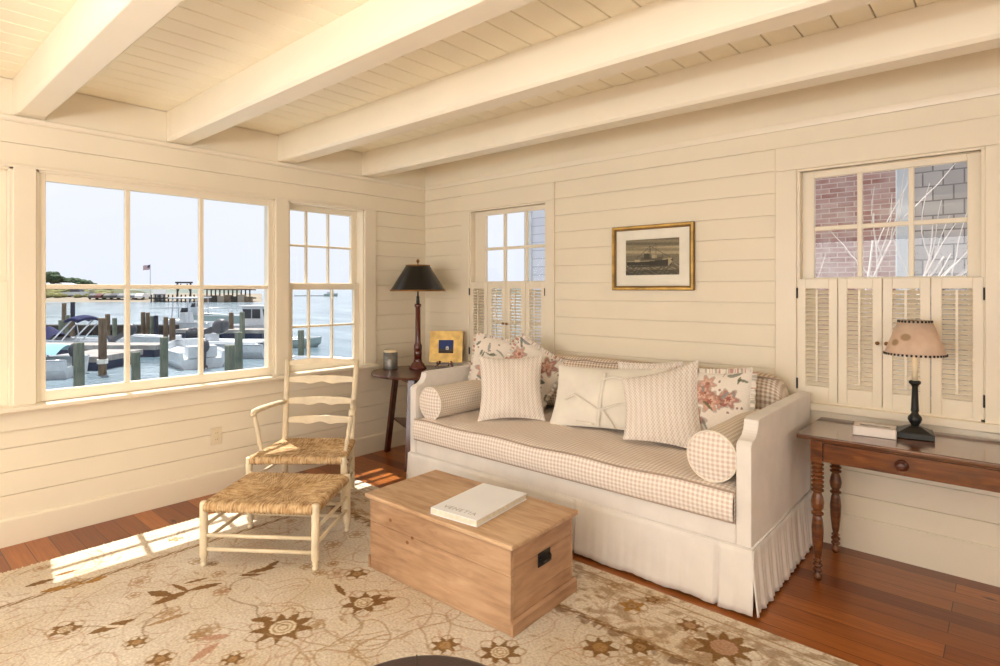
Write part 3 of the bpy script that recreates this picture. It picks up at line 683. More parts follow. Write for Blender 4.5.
# ------------------------------------------------------------------ turned-leg console table
def turned(prof, sq_top, sq, x, y, n=16):
    mb = MB(); mb.lathe(prof, (x, y, 0), n); mb.box(x-sq/2, y-sq/2, sq_top[0], x+sq/2, y+sq/2, sq_top[1]); return mb
LP = [(.010, .0), (.016, .006), (.019, .02), (.015, .034), (.012, .04), (.021, .048), (.021, .056), (.013, .064), (.022, .072), (.022, .080), (.013, .088),
      (.021, .096), (.013, .106), (.018, .13), (.025, .20), (.027, .25), (.022, .298), (.017, .312), (.027, .318), (.027, .326), (.017, .333), (.026, .35), (.029, .375), (.025, .40), (.018, .42)]
z = .425
while z < .55: LP += [(.018, z), (.028, z+.005), (.028, z+.013), (.018, z+.018)]; z += .0205
LP += [(.018, .562), (.026, .568)]
t = thing('console_table', 'walnut side table on turned legs under the right shuttered window', 'table', (0,0,0))
TX0, TX1 = 3.325, 4.44
for (x, y) in ((3.408, -.502), (3.408, -.115), (4.335, -.502), (4.335, -.115)):
    turned(LP, (.568, .6765), .052, x, y).build('leg', M['walnut'], t, smooth=False, bevel=.0015, seg=1)
mb = MB(); mb.box(3.435, -.105, .575, 4.308, -.087, .6765); mb.box(3.395, -.475, .575, 3.413, -.142, .6765); mb.box(4.33, -.475, .575, 4.348, -.142, .6765); mb.box(3.435, -.515, .667, 4.308, -.497, .6765); mb.build('apron', M['walnut'], t)
dr = MB().box(3.436, -.520, .577, 4.307, -.500, .665).build('drawer', M['walnut'], t, bevel=.002)
mb = MB(); mb.lathe([(.024, 0), (.026, .004), (.018, .006), (.012, .010), (.010, .018), (.019, .024), (.021, .030), (.016, .036), (.006, .038)], n=20, sc=(1,1)); mb.build('knob', M['mahog'], dr, smooth=True, loc=(3.745, -.520, .623), rot=(math.pi/2,0,0))
mb = MB(); mb.box(TX0, -.548, .678, TX1, -.055, .700); mb.build('tabletop', M['walnut_top'], t, bevel=.006, seg=3)

# parchment shade lamp on it
lx, ly = 3.765, -.245
t = thing('table_lamp', 'small lit table lamp with studded parchment shade on a black column', 'lamp', (lx, ly, .7008), math.radians(8))
mb = MB(); mb.prism([(-.072,-.072),(.072,-.072),(.072,.072),(-.072,.072)], 0, .028, 'z')
s0, s1 = .064, .022
mb.add([(-s0,-s0,.028),(s0,-s0,.028),(s0,s0,.028),(-s0,s0,.028),(-s1,-s1,.052),(s1,-s1,.052),(s1,s1,.052),(-s1,s1,.052)], [(4,5,6,7),(0,1,5,4),(1,2,6,5),(2,3,7,6),(3,0,4,7),(3,2,1,0)])
mb.build('base', M['black'], t, bevel=.003)
mb = MB(); mb.lathe([(.018,.050),(.016,.058),(.022,.066),(.029,.082),(.027,.094),(.016,.108),(.013,.115),(.017,.122),(.0155,.135),(.012,.235),(.016,.245),(.024,.252),(.024,.262),(.018,.266)], n=20); mb.build('column', M['black'], t, smooth=True)
mb = MB(); mb.lathe([(.0125,.264),(.0125,.380),(.008,.384)], n=16); mb.build('candle_sleeve', M['candle'], t, smooth=True)
def cone_shade(r0, z0, r1, z1, th=.002, n=48):
    return MB().lathe([(r0,z0),(r1,z1),(r1-th,z1),(r0-th,z0),(r0,z0)], n=n, cap=False)
sh = cone_shade(.124, .388, .066, .550).build('shade', M['parch'], t, smooth=True)
for nm, kk, rr, zz in (('studded_trim', 44, .1235, .392), ('studded_trim', 26, .0675, .546)):
    mb = MB()
    for k in range(kk):
        a = 2*math.pi*k/kk; mb.obox((rr*math.cos(a), rr*math.sin(a), zz), (.004,.0085,.010), (0,0,a))
    mb.build(nm, M['iron'], sh)
XX='''
    a = 2*math.pi*k/44
    mb.obox((.1235*math.cos(a), .1235*math.sin(a), .392), (.004,.0085,.010), (0,0,a))
for k in range(26):
    a = 2*math.pi*k/26; mb.obox((.0675*math.cos(a), .0675*math.sin(a), .546), (.004,.008,.009), (0,0,a))
'''
bm = paint('bulb_glass', srgb(255,220,160)); bp = bm.node_tree.nodes['Principled BSDF']; bp.inputs['Emission Color'].default_value = (1,.74,.46,1); bp.inputs['Emission Strength'].default_value = 9
mb = MB(); mb.lathe([(.008,.384),(.014,.40),(.018,.42),(.014,.44),(.003,.47)], n=14); mb.build('bulb', bm, t, smooth=True)
light('POINT', 'parchment_lamp_bulb', (lx, ly, 1.128), .9, (1, .78, .54), shadow_soft_size=.02)
# white tissue box
t = thing('tissue_box', 'low white tissue box lying on the walnut side table', 'box', (3.617, -.335, .7008), math.radians(5))
bw, bd, bh = .175, .105, .045
mb = MB(); mb.box(-bw/2,-bd/2,0,bw/2,-bd/2+.004,bh); mb.box(-bw/2,bd/2-.004,0,bw/2,bd/2,bh); mb.box(-bw/2,-bd/2,0,-bw/2+.004,bd/2,bh); mb.box(bw/2-.004,-bd/2,0,bw/2,bd/2,bh)
mb.box(-bw/2,-bd/2,0,bw/2,bd/2,.003); mb.box(-bw/2,-bd/2,bh-.003,bw/2,-.022,bh); mb.box(-bw/2,.022,bh-.003,bw/2,bd/2,bh); mb.box(-bw/2,-.022,bh-.003,-.062,.022,bh); mb.box(.062,-.022,bh-.003,bw/2,.022,bh)
mb.build('carton', paint('white_carton', srgb(236,224,214), .5, .01), t)
mb = MB(); mb.grid(lambda u, v: ((u-.5)*.14, (v-.5)*.07, .030+.010*math.sin(u*9)*math.sin(v*7)), 14, 8); o = mb.build('tissue', paint('folded_tissue', srgb(196,182,170), .9), t, smooth=True); o.modifiers.new('s','SOLIDIFY').thickness = .001

# ------------------------------------------------------------------ round corner table and the things on it
ex_, ey_, TZ = .420, -.455, .72
t = thing('pedestal_table', 'round dark mahogany three-legged table in the corner beside the daybed', 'table', (ex_, ey_, 0))
mb = MB(); mb.lathe([(.35,TZ-.022),(.373,TZ-.018),(.377,TZ-.008),(.371,TZ)], n=64); mb.build('tabletop', M['mahog'], t, bevel=.002)
feet = [(-.345, -.045), (.225, -.285), (.125, .33)]
for (fx, fy) in feet:
    l = math.hypot(fx, fy); ux, uy = fx/l, fy/l; topx, topy = ux*.24, uy*.24
    mb = MB(); mb.bar((fx, fy, .0), (topx, topy, TZ-.021), .055, .024, up=(ux, uy, 0)); mb.build('leg', M['mahog'], t, bevel=.002)
mb = MB(); q = [(fx*.78, fy*.78) for fx, fy in feet]; mb.prism(q, .285, .303, 'z'); mb.build('shelf', M['mahog'], t)
mb = MB()
for (fx, fy), (gx, gy) in zip(feet, feet[1:]+feet[:1]): mb.bar((fx*.66, fy*.66, TZ-.05), (gx*.66, gy*.66, TZ-.05), .018, .05)
mb.build('apron', M['mahog'], t)
# tall lamp
t = thing('table_lamp', 'tall corner lamp with black tole shade on a red mahogany column', 'lamp', (.315, -.36, TZ+.0008))
mb = MB(); mb.lathe([(.074,0),(.076,.008),(.070,.018),(.060,.026),(.055,.040),(.040,.056),(.034,.066),(.037,.074),(.031,.082)], n=32); mb.build('base', M['redpost'], t, smooth=True)
mb = MB(); mb.lathe([(.031,.082),(.034,.14),(.030,.150),(.034,.156),(.034,.20),(.026,.215),(.0235,.24),(.0215,.52),(.028,.532),(.030,.545),(.024,.552),(.016,.556)], n=24); mb.build('column', M['redpost'], t, smooth=True)
mb = MB(); mb.lathe([(.013,.556),(.016,.565),(.012,.60),(.014,.61),(.008,.62),(.006,.66)], n=16); mb.build('socket', M['black'], t, smooth=True)
sh = MB().lathe([(.234,.664),(.100,.880)], n=56, cap=False).build('shade', M['tole'], t, smooth=True)
MB().lathe([(.231,.6645),(.0975,.8795)], n=56, cap=False).build('shade_lining', M['tole_in'], sh, smooth=True)
mb = MB(); mb.lathe([(.2355,.660),(.2375,.662),(.2335,.674),(.2305,.670),(.2355,.660)], n=56, cap=False); mb.lathe([(.1035,.874),(.104,.884),(.099,.884),(.098,.876),(.1035,.874)], n=40, cap=False); mb.build('shade_rim', M['brass'], sh, smooth=True)
mb = MB()
for k in range(3):
    a = 2*math.pi*k/3; mb.tube([(0,0,.876),(.098*math.cos(a),.098*math.sin(a),.876)], .0025, 6)
mb.tube([(0,0,.655),(0,0,.90)], .004, 8); mb.build('harp', M['brass'], t)
mb = MB(); mb.lathe([(.004,.895),(.006,.902),(.012,.908),(.014,.918),(.011,.928),(.003,.934)], n=16); mb.build('finial', M['brass'], t, smooth=True)
# candle in silver holder
t = thing('candle', 'cream candle in a hammered silver cylinder on the corner table', 'candle', (*at(390.5, 4.90), TZ+.0008))
mb = MB(); mb.lathe([(.058,0),(.060,.004),(.060,.145),(.057,.145),(.057,.01)], n=32, cap=False); mb.lathe([(.001,.001),(.059,.001)], n=32, cap=False); mb.build('holder', M['silver'], t, smooth=True)
mb = MB(); mb.lathe([(.056,.01),(.056,.158),(.050,.164),(.02,.160)], n=28); mb.build('wax', M['candle'], t, smooth=True)
# little gilt picture on an easel
pw, ph_ = .285, .268
t = thing('tabletop_picture', 'small gilt framed painting propped on a dark easel beside the tall lamp', 'picture', (.50, -.215, TZ+.0008), math.radians(36))
FR = Matrix.Rotation(math.radians(-9), 4, 'X')
mb = MB(); fw = .088; zz0 = .055
def fr_box(mb, x0, z0, x1, z1, y0, y1):
    vs = [(x0,y0,z0),(x1,y0,z0),(x1,y1,z0),(x0,y1,z0),(x0,y0,z1),(x1,y0,z1),(x1,y1,z1),(x0,y1,z1)]
    mb.add([FR@Vector((p[0], p[1], p[2]))for p in vs], [(0,3,2,1),(4,5,6,7),(0,1,5,4),(1,2,6,5),(2,3,7,6),(3,0,4,7)])
X0, X1, Zb, Zt = -pw/2, pw/2, zz0, zz0+ph_
fw = .078
ring = [[(X0,Zb),(X1,Zb),(X1,Zt),(X0,Zt)], [(X0+fw,Zb+fw),(X1-fw,Zb+fw),(X1-fw,Zt-fw),(X0+fw,Zt-fw)]]
vs = [FR@Vector((q[0], y, q[1])) for y, rg in ((.018, 0), (.004, 0), (0, 0), (.002, 1), (.018, 1)) for q in [((a+(X0+X1)/2*0), b) for a, b in ring[rg]]]
mb.add(vs, [(4*i_+k, 4*i_+(k+1)%4, 4*i_+4+(k+1)%4, 4*i_+4+k) for i_ in range(4) for k in range(4)]+[(16+k, 16+(k+1)%4, (k+1)%4, k) for k in range(4)])
mb.build('frame', M['gold'], t)
mb = MB(); nx, nz = 44, 36
mb.grid(lambda u, v: tuple(FR@Vector((X0+fw+u*(pw-2*fw), .006, Zb+fw+v*(ph_-2*fw)))), nx, nz)
U, V = np.meshgrid(np.linspace(0,1,nx+1), np.linspace(0,1,nz+1)); c = np.zeros((nz+1, nx+1, 4)); c[:] = srgb(52, 66, 120)
c[V < .34] = srgb(76, 68, 64); c[V < .12] = srgb(50, 44, 50); c[(abs(U-.58) < .10) & (V > .26) & (V < .46)] = srgb(228, 222, 214); c[(abs(U-.58) < .10-(V-.46)) & (V >= .46) & (V < .56)] = srgb(226, 214, 190); c[(abs(U-.57) < .03) & (V > .30) & (V < .40)] = srgb(90,84,90)
mb.col = c.reshape(-1, 4); mb.build('painting', M['attr_pic'], t)
mb = MB()
for s in (-1, 1):
    mb.tube([(s*.06, -.035, .066), (s*.062, -.04, .052), (s*.055, -.028, .046), (s*.05, .0, .044), (s*.045, .05, .10), (s*.02, .085, .22)], .009, 8)
    mb.tube([(s*.055, -.02, .046), (s*.075, -.03, .0095)], .009, 8)
mb.bar((-.06, 0, .044), (.06, 0, .044), .012, .012); mb.tube([(0, .09, .22), (0, .15, .006)], .006, 8); mb.bar((-.02,.085,.22), (.02,.085,.22), .01, .01)
mb.build('easel', M['mahog'], t)
# cord loops behind the corner table
mb = MB()
def arc(c, r, a0, a1, n=16): return [(c[0]+r*math.cos(a0+(a1-a0)*k/n), c[1], c[2]+r*math.sin(a0+(a1-a0)*k/n)) for k in range(n+1)]
mb.tube(arc((.62, -.028, .555), .036, 0, 2*math.pi)+arc((.62, -.034, .475), .036, math.pi/2, math.pi/2+2*math.pi), .0045, 6)
mb.box(.585, -.009, .48, .655, -.002, .595)
mb.box(.60, -.03, .535, .64, -.009, .575)
tag(mb.build('power_cord', paint('olive_cord', srgb(150,140,100), .5), None), 'looped olive power cord plugged in low on the wall behind the corner table', 'cord')
# ------------------------------------------------------------------ wall print
t = thing('framed_print', 'gilt framed ship print with wide cream mat on the plank wall', 'picture', (2.298, -.002, 1.391))
w2, h2, fw = .595, .441, .030
mb = MB()
for a, b, c_, d in ((-w2/2, 0, -w2/2+fw, h2), (w2/2-fw, 0, w2/2, h2), (-w2/2+fw, 0, w2/2-fw, fw), (-w2/2+fw, h2-fw, w2/2-fw, h2)): mb.box(a, -.026, b, c_, -.001, d)
mb.build('frame', M['gold_edge'], t, bevel=.005, seg=2)
mb = MB(); 
for a, b, c_, d in ((-w2/2+.004, .004, -w2/2+.018, h2-.004), (w2/2-.018, .004, w2/2-.004, h2-.004), (-w2/2+.018, .004, w2/2-.018, .018), (-w2/2+.018, h2-.018, w2/2-.018, h2-.004)): mb.box(a, -.029, b, c_, -.0262, d)
mb.build('gilt_bead', M['gold'], t, bevel=.001, seg=1)
MB().box(-w2/2+fw, -.008, fw, w2/2-fw, -.002, h2-fw).build('mat_board', M['mat_board'], t)
nx, nz = 150, 96; pw, ph_ = .388, .242
mb = MB(); mb.grid(lambda u, v: ((u-.5)*pw, -.0092, h2/2+.004+(v-.5)*ph_), nx, nz)
U, V = np.meshgrid(np.linspace(0,1,nx+1), np.linspace(0,1,nz+1)); c = np.zeros((nz+1, nx+1, 4)); g = np.random.default_rng(3)
def tone(k): return np.array(srgb(*(int(k*x) for x in (205,188,150))))
c[:] = tone(.60); c += 0
sky = .62+.10*np.sin(V*40+U*3)+.06*g.standard_normal(U.shape); sky = np.where(V > .78, sky*.78, sky)
sea = .36+.22*(np.sin(V*70+6*np.sin(U*13))*np.sin(U*23+V*30) > .35)+.05*g.standard_normal(U.shape)
k = np.where(V > .56, sky, np.where(V > .30, .46+.05*g.standard_normal(U.shape), sea)); k = np.where(V < .14, k*.62, k)
def inside(mask, val):
    global k
    k = np.where(mask, val, k)
inside((V > .28-.02*U) & (V < .40+.10*(U-.4)*(U > .4)) & (U > .02) & (U < .86+.2*(V-.28)), .14)          # hull
inside((V > .38+.10*(U-.4)*(U > .4)) & (V < .405+.10*(U-.4)*(U > .4)) & (U > .02) & (U < .88), .72)
inside((V > .40) & (V < .50) & (U > .30) & (U < .70), .34); inside((V > .44) & (V < .60) & (U > .36) & (U < .46), .20); inside((V > .46) & (V < .56) & (U > .50) & (U < .60), .70)
for mx, mh in ((.47, .80), (.58, .88), (.36, .62), (.70, .60)): inside((abs(U-mx) < .006) & (V > .45) & (V < mh), .16)
for a, b, c2, d in ((.47,.80,.84,.48), (.58,.88,.36,.5), (.47,.8,.2,.45)):
    tt = (U-a)/(c2-a); inside((tt > 0) & (tt < 1) & (abs(V-(b+(d-b)*tt)) < .008), .24)
inside((U > .80) & (U < .88) & (abs(V-.36) < .13*(.88-U)/.08), .70); inside((abs(U-.23) < .05) & (abs(V-.40) < .03), .74); inside((V > .22) & (V < .27) & (U > .05) & (U < .8), .22)
k = np.clip(k*1.25+.02, .05, 1); cc = np.array([205,188,150])[None, None]*k[..., None]/255; c[..., :3] = np.where(cc <= .04045, cc/12.92, ((cc+.055)/1.055)**2.4); c[..., 3] = 1
mb.col = c.reshape(-1, 4); mb.build('print', M['attr_pic'], t)
MB().add([(-w2/2+fw,-.014,fw),(w2/2-fw,-.014,fw),(w2/2-fw,-.014,h2-fw),(-w2/2+fw,-.014,h2-fw)], [(0,1,2,3)]).build('glazing', M['glass'], t)
# outlet
t = thing('wall_outlet', 'ivory wall outlet low on the planks under the large window', 'outlet', (.0005, -1.903, .388))
MB().box(0, -.036, -.058, .006, .036, .058).build('cover_plate', M['outlet'], t, bevel=.002)
for z in (-.022, .022):
    o = MB().lathe([(.016,0),(.017,.002),(.015,.003)], n=18).build('receptacle', M['outlet'], t, smooth=False, loc=(.006, 0, z), rot=(0, math.pi/2, 0))
    MB().box(-.005,-.007,.0031,.003,-.005,.0036).box(-.005,.005,.0031,.003,.007,.0036).build('slots', M['slot'], o)

# ------------------------------------------------------------------ ladder-back chair and footstool
def post(p, q, prof, n=14):
    """turned post from p to q; prof = [(t, radius)]"""
    p = Vector(p); q = Vector(q); return MB().tube([p+(q-p)*t_ for t_, r in prof], [r for t_, r in prof], n)
LEGP = [(0,.010),(.012,.014),(.035,.017),(.06,.013),(.075,.011),(.09,.017),(.11,.012),(.14,.017),(.17,.020),(.95,.020),(.985,.018),(1,.012)]
def rush_seat(par, wf, wb, d, z, th, sag=.012):
    """trapezoid seat: front at y=-d/2, back at +d/2"""
    mb = MB()
    def hw(y): return (wf+(wb-wf)*(y+d/2)/d)/2
    C4 = [(-hw(-d/2), -d/2), (hw(-d/2), -d/2), (hw(d/2), d/2), (-hw(d/2), d/2)]
    m1 = (-.06 if wf > .2 else 0, 0.); q0, q1 = (-wf*.12, 0.), (wf*.12, 0.)
    def quad(a, b, c1, c2):
        L_ = math.hypot(b[0]-a[0], b[1]-a[1])
        def fn(u, v):                      # v=0 rail, wraps over edge and then goes to the middle
            nv = 0.0
            if v < .3:                     # wrap round rail
                a_ = (1-v/.3)*math.pi*.9; r = th/2
                ex, ey = a[0]+(b[0]-a[0])*u, a[1]+(b[1]-a[1])*u
                nx, ny = (b[1]-a[1])/L_, -(b[0]-a[0])/L_
                s = r*math.sin(a_)+0; zz = z-r+r*math.cos(a_)
                return (ex+nx*s, ey+ny*s, zz+.0018*math.sin(u*L_*340+nx*3))
            w_ = (v-.3)/.7; e = (a[0]+(b[0]-a[0])*u, a[1]+(b[1]-a[1])*u); c = (c1[0]+(c2[0]-c1[0])*u, c1[1]+(c2[1]-c1[1])*u)
            return (e[0]+(c[0]-e[0])*w_, e[1]+(c[1]-e[1])*w_, z-sag*math.sin(w_*math.pi/2)*1.0+.0018*math.sin(u*L_*340)*(1-w_*.5))
        dist = math.hypot((c1[0]+c2[0]-a[0]-b[0])/2, (c1[1]+c2[1]-a[1]-b[1])/2)
        off = random.uniform(0, 5)
        tx, ty = (b[0]-a[0])/L_, (b[1]-a[1])/L_
        def uvf(u, v):
            q_ = fn(u, v); return (off+(q_[0]-a[0])*tx+(q_[1]-a[1])*ty, off+v*(dist+.05))
        mb.grid(fn, 120, 26, uvf)
    quad(C4[0], C4[1], q0, q1); quad(C4[1], C4[2], q1, q1); quad(C4[2], C4[3], q1, q0); quad(C4[3], C4[0], q0, q0)
    o = mb.build('rush_seat', M['rush'], par, smooth=True)
    # underside
    MB().prism([(c[0]*.97, c[1]*.97) for c in C4], z-th*.95, z-th*.6, 'z').build('seat_underside', M['rush'], par)
    return o
def P(D, lat, z=0): return (CX+D*D_[0]+lat*R_[0], CY+D*D_[1]+lat*R_[1], z)
RZ = .011
t = thing('armchair', 'ivory painted ladder-back armchair with rush seat by the window', 'chair', P(3.82, -1.268, RZ), TH)
wf, wb, d, sz = .59, .468, .44, .335
for s in (-1, 1):
    post((s*wf/2, -d/2, 0), (s*wf/2, -d/2, sz+.008), LEGP).build('leg', M['chairp'], t, smooth=True)
    pb = [(s*(wb/2), d/2, 0), (s*wb/2, d/2, sz), (s*(wb/2+.004), d/2+.035, .62), (s*(wb/2+.012), d/2+.085, .885)]
    mb = MB(); mb.tube(pb, [.019,.020,.0195,.0175], 12); mb.build('back_post', M['chairp'], t, smooth=True)
def slat(z0, hgt, crest):
    ytop = lambda z: d/2+.035*(z-sz)/(.62-sz) if z < .62 else d/2+.035+.05*(z-.62)/.265
    mb = MB(); n_ = 40; W = wb+.005
    def fn(u, v):
        x = (u-.5)*W; q = abs(2*u-1); zt = hgt*(.62+.38*math.cos(min(1, q*1.05)*math.pi/2)**.8)
        if crest: zt = .030+.020*(1-q*q); zb = .016*(1-q*q)*.9
        else:
            zt = hgt*(.66+.34*(1-q)**.55)-.006*math.exp(-(x/.022)**2)
            zb = .008*math.cos(q*math.pi*3)*(q < .5)-.004+.010*(q > .5)*(q-.5)
        return x, zt, zb
    vs = []; 
    for k in range(n_+1):
        x, zt, zb = fn(k/n_, 0)
        bow = .018*(1-(2*k/n_-1)**2)
        for zz in (zb, zt):
            for yy in (-.006, .006): vs.append((x, ytop(z0+zz)+yy+bow, z0+zz))
    fs = []
    for k in range(n_):
        a = 4*k; b = a+4; fs += [(a,b,b+2,a+2), (a+1,a+3,b+3,b+1), (a+2,b+2,b+3,a+3), (a,a+1,b+1,b)]
    fs += [(0,2,3,1), (4*n_,4*n_+1,4*n_+3,4*n_+2)]
    mb.add(vs, fs); mb.build('slat', M['chairp'], t, bevel=.003)
for z0, hg, cr in ((.845, .05, True), (.728, .050, False), (.582, .050, False), (.452, .050, False)): slat(z0, hg, cr)
rush_seat(t, wf-.02, wb-.005, d, sz+.012, .05)
for s in (-1, 1):      # arms with their turned supports
    ys = -.10
    mb = MB(); xf = s*(wf/2+.020)
    path = [(s*(wb/2+.003), d/2+.020, .600), (s*(wb/2+.020), d/2-.06, .606), (s*(wb/2+.045), .06, .606), (xf-s*.006, -.04, .602), (xf, ys, .596), (xf, ys-.03, .580)]
    for a, b in zip(path, path[1:]): pass
    mb.tube(path, [.013,.016,.017,.019,.021,.013], 10); mb.build('arm', M['chairp'], t, smooth=True)
    xr = s*(wf/2-.03)
    post((xr, ys+.01, sz-.02), (xf, ys, .592), [(0,.011),(.12,.013),(.2,.010),(.3,.015),(.45,.012),(.6,.016),(.63,.012),(.66,.017),(.69,.012),(.72,.016),(.85,.012),(1,.014)]).build('arm_support', M['chairp'], t, smooth=True)
for z in (.10, .20):
    for s in (-1, 1):
        MB().tube([(s*wf/2, -d/2, z), (s*wb/2, d/2, z+.01)], .0095, 10).build('stretcher', M['chairp'], t, smooth=True)
MB().tube([(-wf/2,-d/2,.16),(wf/2,-d/2,.16)], .011, 10).build('stretcher', M['chairp'], t, smooth=True)
MB().tube([(-wb/2,d/2,.18),(wb/2,d/2,.18)], .010, 10).build('stretcher', M['chairp'], t, smooth=True)
# footstool
t = thing('footstool', 'square rush-topped ivory footstool in front of the armchair', 'footstool', P(3.108, -1.182, RZ), math.radians(37.0))
wf, d, sz = .575, .46, .318
for sx in (-1, 1):
    for sy in (-1, 1): post((sx*wf/2, sy*d/2, 0), (sx*wf/2, sy*d/2, sz+.008), LEGP).build('leg', M['chairp'], t, smooth=True)
rush_seat(t, wf-.02, wf-.02, d-.0, sz+.006, .052, .010)
for z in (.155, .085):
    for s in (-1, 1):
        MB().tube([(-wf/2, s*d/2, z), (wf/2, s*d/2, z)], .0095, 10).build('stretcher', M['chairp'], t, smooth=True)
for z in (.20, .125):
    for s in (-1, 1):
        MB().tube([(s*wf/2, -d/2, z), (s*wf/2, d/2, z)], .0095, 10).build('stretcher', M['chairp'], t, smooth=True)

# ------------------------------------------------------------------ leather ottoman at the bottom edge
cx_, cy_, _ = P(1.297, -.185)
t = thing('ottoman', 'round dark brown leather ottoman at the bottom edge of the photo', 'ottoman', (cx_, cy_, .0115), math.radians(20))
MB().lathe([(.22,.05),(.262,.06),(.275,.14),(.278,.26),(.272,.33),(.264,.345)], n=56).build('seat_base', M['leather'], t, smooth=True)
mb = MB(); mb.lathe([(.262,.3455),(.276,.356),(.279,.375),(.272,.395),(.25,.406),(.15,.412),(.02,.414)], n=56); o = mb.build('cushion_top', M['leather'], t, smooth=True)
mb = MB()
for k in range(6):
    a = math.pi/3*k; mb.tube([(.03*math.cos(a),.03*math.sin(a),.4145),(.15*math.cos(a),.15*math.sin(a),.413),(.25*math.cos(a),.25*math.sin(a),.407),(.272*math.cos(a),.272*math.sin(a),.396),(.280*math.cos(a),.280*math.sin(a),.375)], .0022, 6)
mb.build('seam', M['slot'], o)
for k in range(4):
    a = math.pi/4+math.pi/2*k; MB().lathe([(.014,0),(.020,.055)], (.19*math.cos(a), .19*math.sin(a), 0), 14).build('foot', M['mahog'], t)

# ------------------------------------------------------------------ rug with its woven pattern
RX0, RX1, RY0, RY1 = .405, 4.75, -4.45, -1.125
def make_rug():
    res = .0052; nx = int((RX1-RX0)/res); ny = int((RY1-RY0)/res)
    xs = np.linspace(RX0, RX1, nx+1); ys = np.linspace(RY0, RY1, ny+1); X, Y = np.meshgrid(xs, ys)
    C_ = np.zeros((ny+1, nx+1, 3)); g = np.random.default_rng(19)
    fld = np.array(srgb(224,213,197)[:3]); bord = np.array(srgb(229,218,202)[:3]); brn = np.array(srgb(132,96,52)[:3]); lbr = np.array(srgb(176,144,106)[:3]); pnk = np.array(srgb(192,152,130)[:3]); gold = np.array(srgb(168,124,62)[:3]); wht = np.array(srgb(240,228,206)[:3])
    C_[:] = fld
    def sm(n, s):                      # smooth noise
        a = g.random((s+2, s+2)); yi = np.linspace(0, s, ny+1); xi = np.linspace(0, s, nx+1); y0 = yi.astype(int); x0 = xi.astype(int); fy = (yi-y0)[:, None]; fx = (xi-x0)[None]
        return (a[y0][:, x0]*(1-fy)*(1-fx)+a[y0+1][:, x0]*fy*(1-fx)+a[y0][:, x0+1]*(1-fy)*fx+a[y0+1][:, x0+1]*fy*fx)
    def blend(mask, c, a=1.0, win=None):
        if win is None:
            k = (mask*a)[..., None]; C_[:] = C_*(1-k)+c*k
        else:
            k = (mask*a)[..., None]; C_[win] = C_[win]*(1-k)+c*k
    def window(cx, cy, r):
        i0 = max(0, int((cx-r-RX0)/res)); i1 = min(nx+1, int((cx+r-RX0)/res)+2); j0 = max(0, int((cy-r-RY0)/res)); j1 = min(ny+1, int((cy+r-RY0)/res)+2)
        return (slice(j0, j1), slice(i0, i1)) if i1 > i0 and j1 > j0 else None
    def line(pts, wd, c, a=.9):
        for (x0, y0), (x1, y1) in zip(pts, pts[1:]):
            L_ = math.hypot(x1-x0, y1-y0)
            if L_ < 1e-5: continue
            w = window((x0+x1)/2, (y0+y1)/2, L_/2+wd*2)
            if w is None: continue
            XX, YY = X[w], Y[w]; tt = np.clip(((XX-x0)*(x1-x0)+(YY-y0)*(y1-y0))/L_**2, 0, 1); dd = np.hypot(XX-(x0+tt*(x1-x0)), YY-(y0+tt*(y1-y0)))
            blend(np.clip(1.5-dd/wd*1.0, 0, 1)*(dd < wd*1.5), c, a*.8, w)
    def curve(p0, ang, L_, curl, wd, c, a=.8, wob=1.0):
        pts = [p0]; x, y = p0; st = .02; t_ = ang; ph = g.uniform(0, 6)
        for i in range(int(L_/st)):
            t_ += curl*st+wob*.16*math.sin(i*.45+ph); x += st*math.cos(t_); y += st*math.sin(t_); pts.append((x, y))
        line(pts, wd, c, a); return pts, t_
    def leaf(cx, cy, th, l, b, c, a=.95, serr=.12):
        w = window(cx, cy, l*1.2)
        if w is None: return
        XX, YY = X[w]-cx, Y[w]-cy; x = XX*math.cos(th)+YY*math.sin(th); y = -XX*math.sin(th)+YY*math.cos(th)
        e = b*np.clip(1-(x/l)**2, 0, 1)*(1+serr*np.sin(x*190)); blend((abs(y) < e).astype(float), c, a, w)
    def flower(cx, cy, r, n_, c_out, c_in, th=0, ring=True, lobes=.35, a=.95, halo=True):
        w = window(cx, cy, r*1.7)
        if w is None: return
        XX, YY = X[w]-cx, Y[w]-cy; an = np.arctan2(YY, XX)-th; dd = np.hypot(XX, YY)
        tri = np.abs(((an*n_/(2*np.pi)) % 1)*2-1); pr = r*(.66+.50*(1-tri)**1.5+.07*np.sin(an*2+th)+.04*np.sin(an*17))
        if halo:
            hr = r*(1.24+.14*np.cos(an*n_)+.05*np.sin(an*3)); blend((abs(dd-hr) < .0045).astype(float), lbr, .7, w)
        blend((dd < pr).astype(float), c_out, a, w)
        if ring: blend((dd < r*.50).astype(float), c_in, .9, w); blend((abs(dd-r*.36) < .004).astype(float), lbr, .8, w); blend((abs(dd-r*.18) < .004).astype(float), lbr, .8, w)
    # borders
    dl = X-RX0; dt = RY1-Y; dr = RX1-X; db = Y-RY0; edge = np.minimum(np.minimum(dl, dt), np.minimum(dr, db))
    blend((edge < .42).astype(float), bord, .9)
    blend((edge < .03).astype(float), wht, .5)
    # scrolling background vines over everything
    for _ in range(800):
        p0 = (g.uniform(RX0, RX1), g.uniform(RY0, RY1)); curve(p0, g.uniform(0, 6.3), g.uniform(.12, .5), g.uniform(-13, 13), g.uniform(.0018, .0030), [lbr, pnk, pnk][g.integers(3)], g.uniform(.45, .85))
    for _ in range(900):
        leaf(g.uniform(RX0, RX1), g.uniform(RY0, RY1), g.uniform(0, 3.2), g.uniform(.02, .05), g.uniform(.004, .009), [lbr, pnk][g.integers(2)], .5)
    for _ in range(120):
        flower(g.uniform(RX0, RX1), g.uniform(RY0, RY1), g.uniform(.02, .04), g.integers(4, 7), [lbr, pnk, gold][g.integers(3)], fld, g.uniform(0, 3), a=.55)
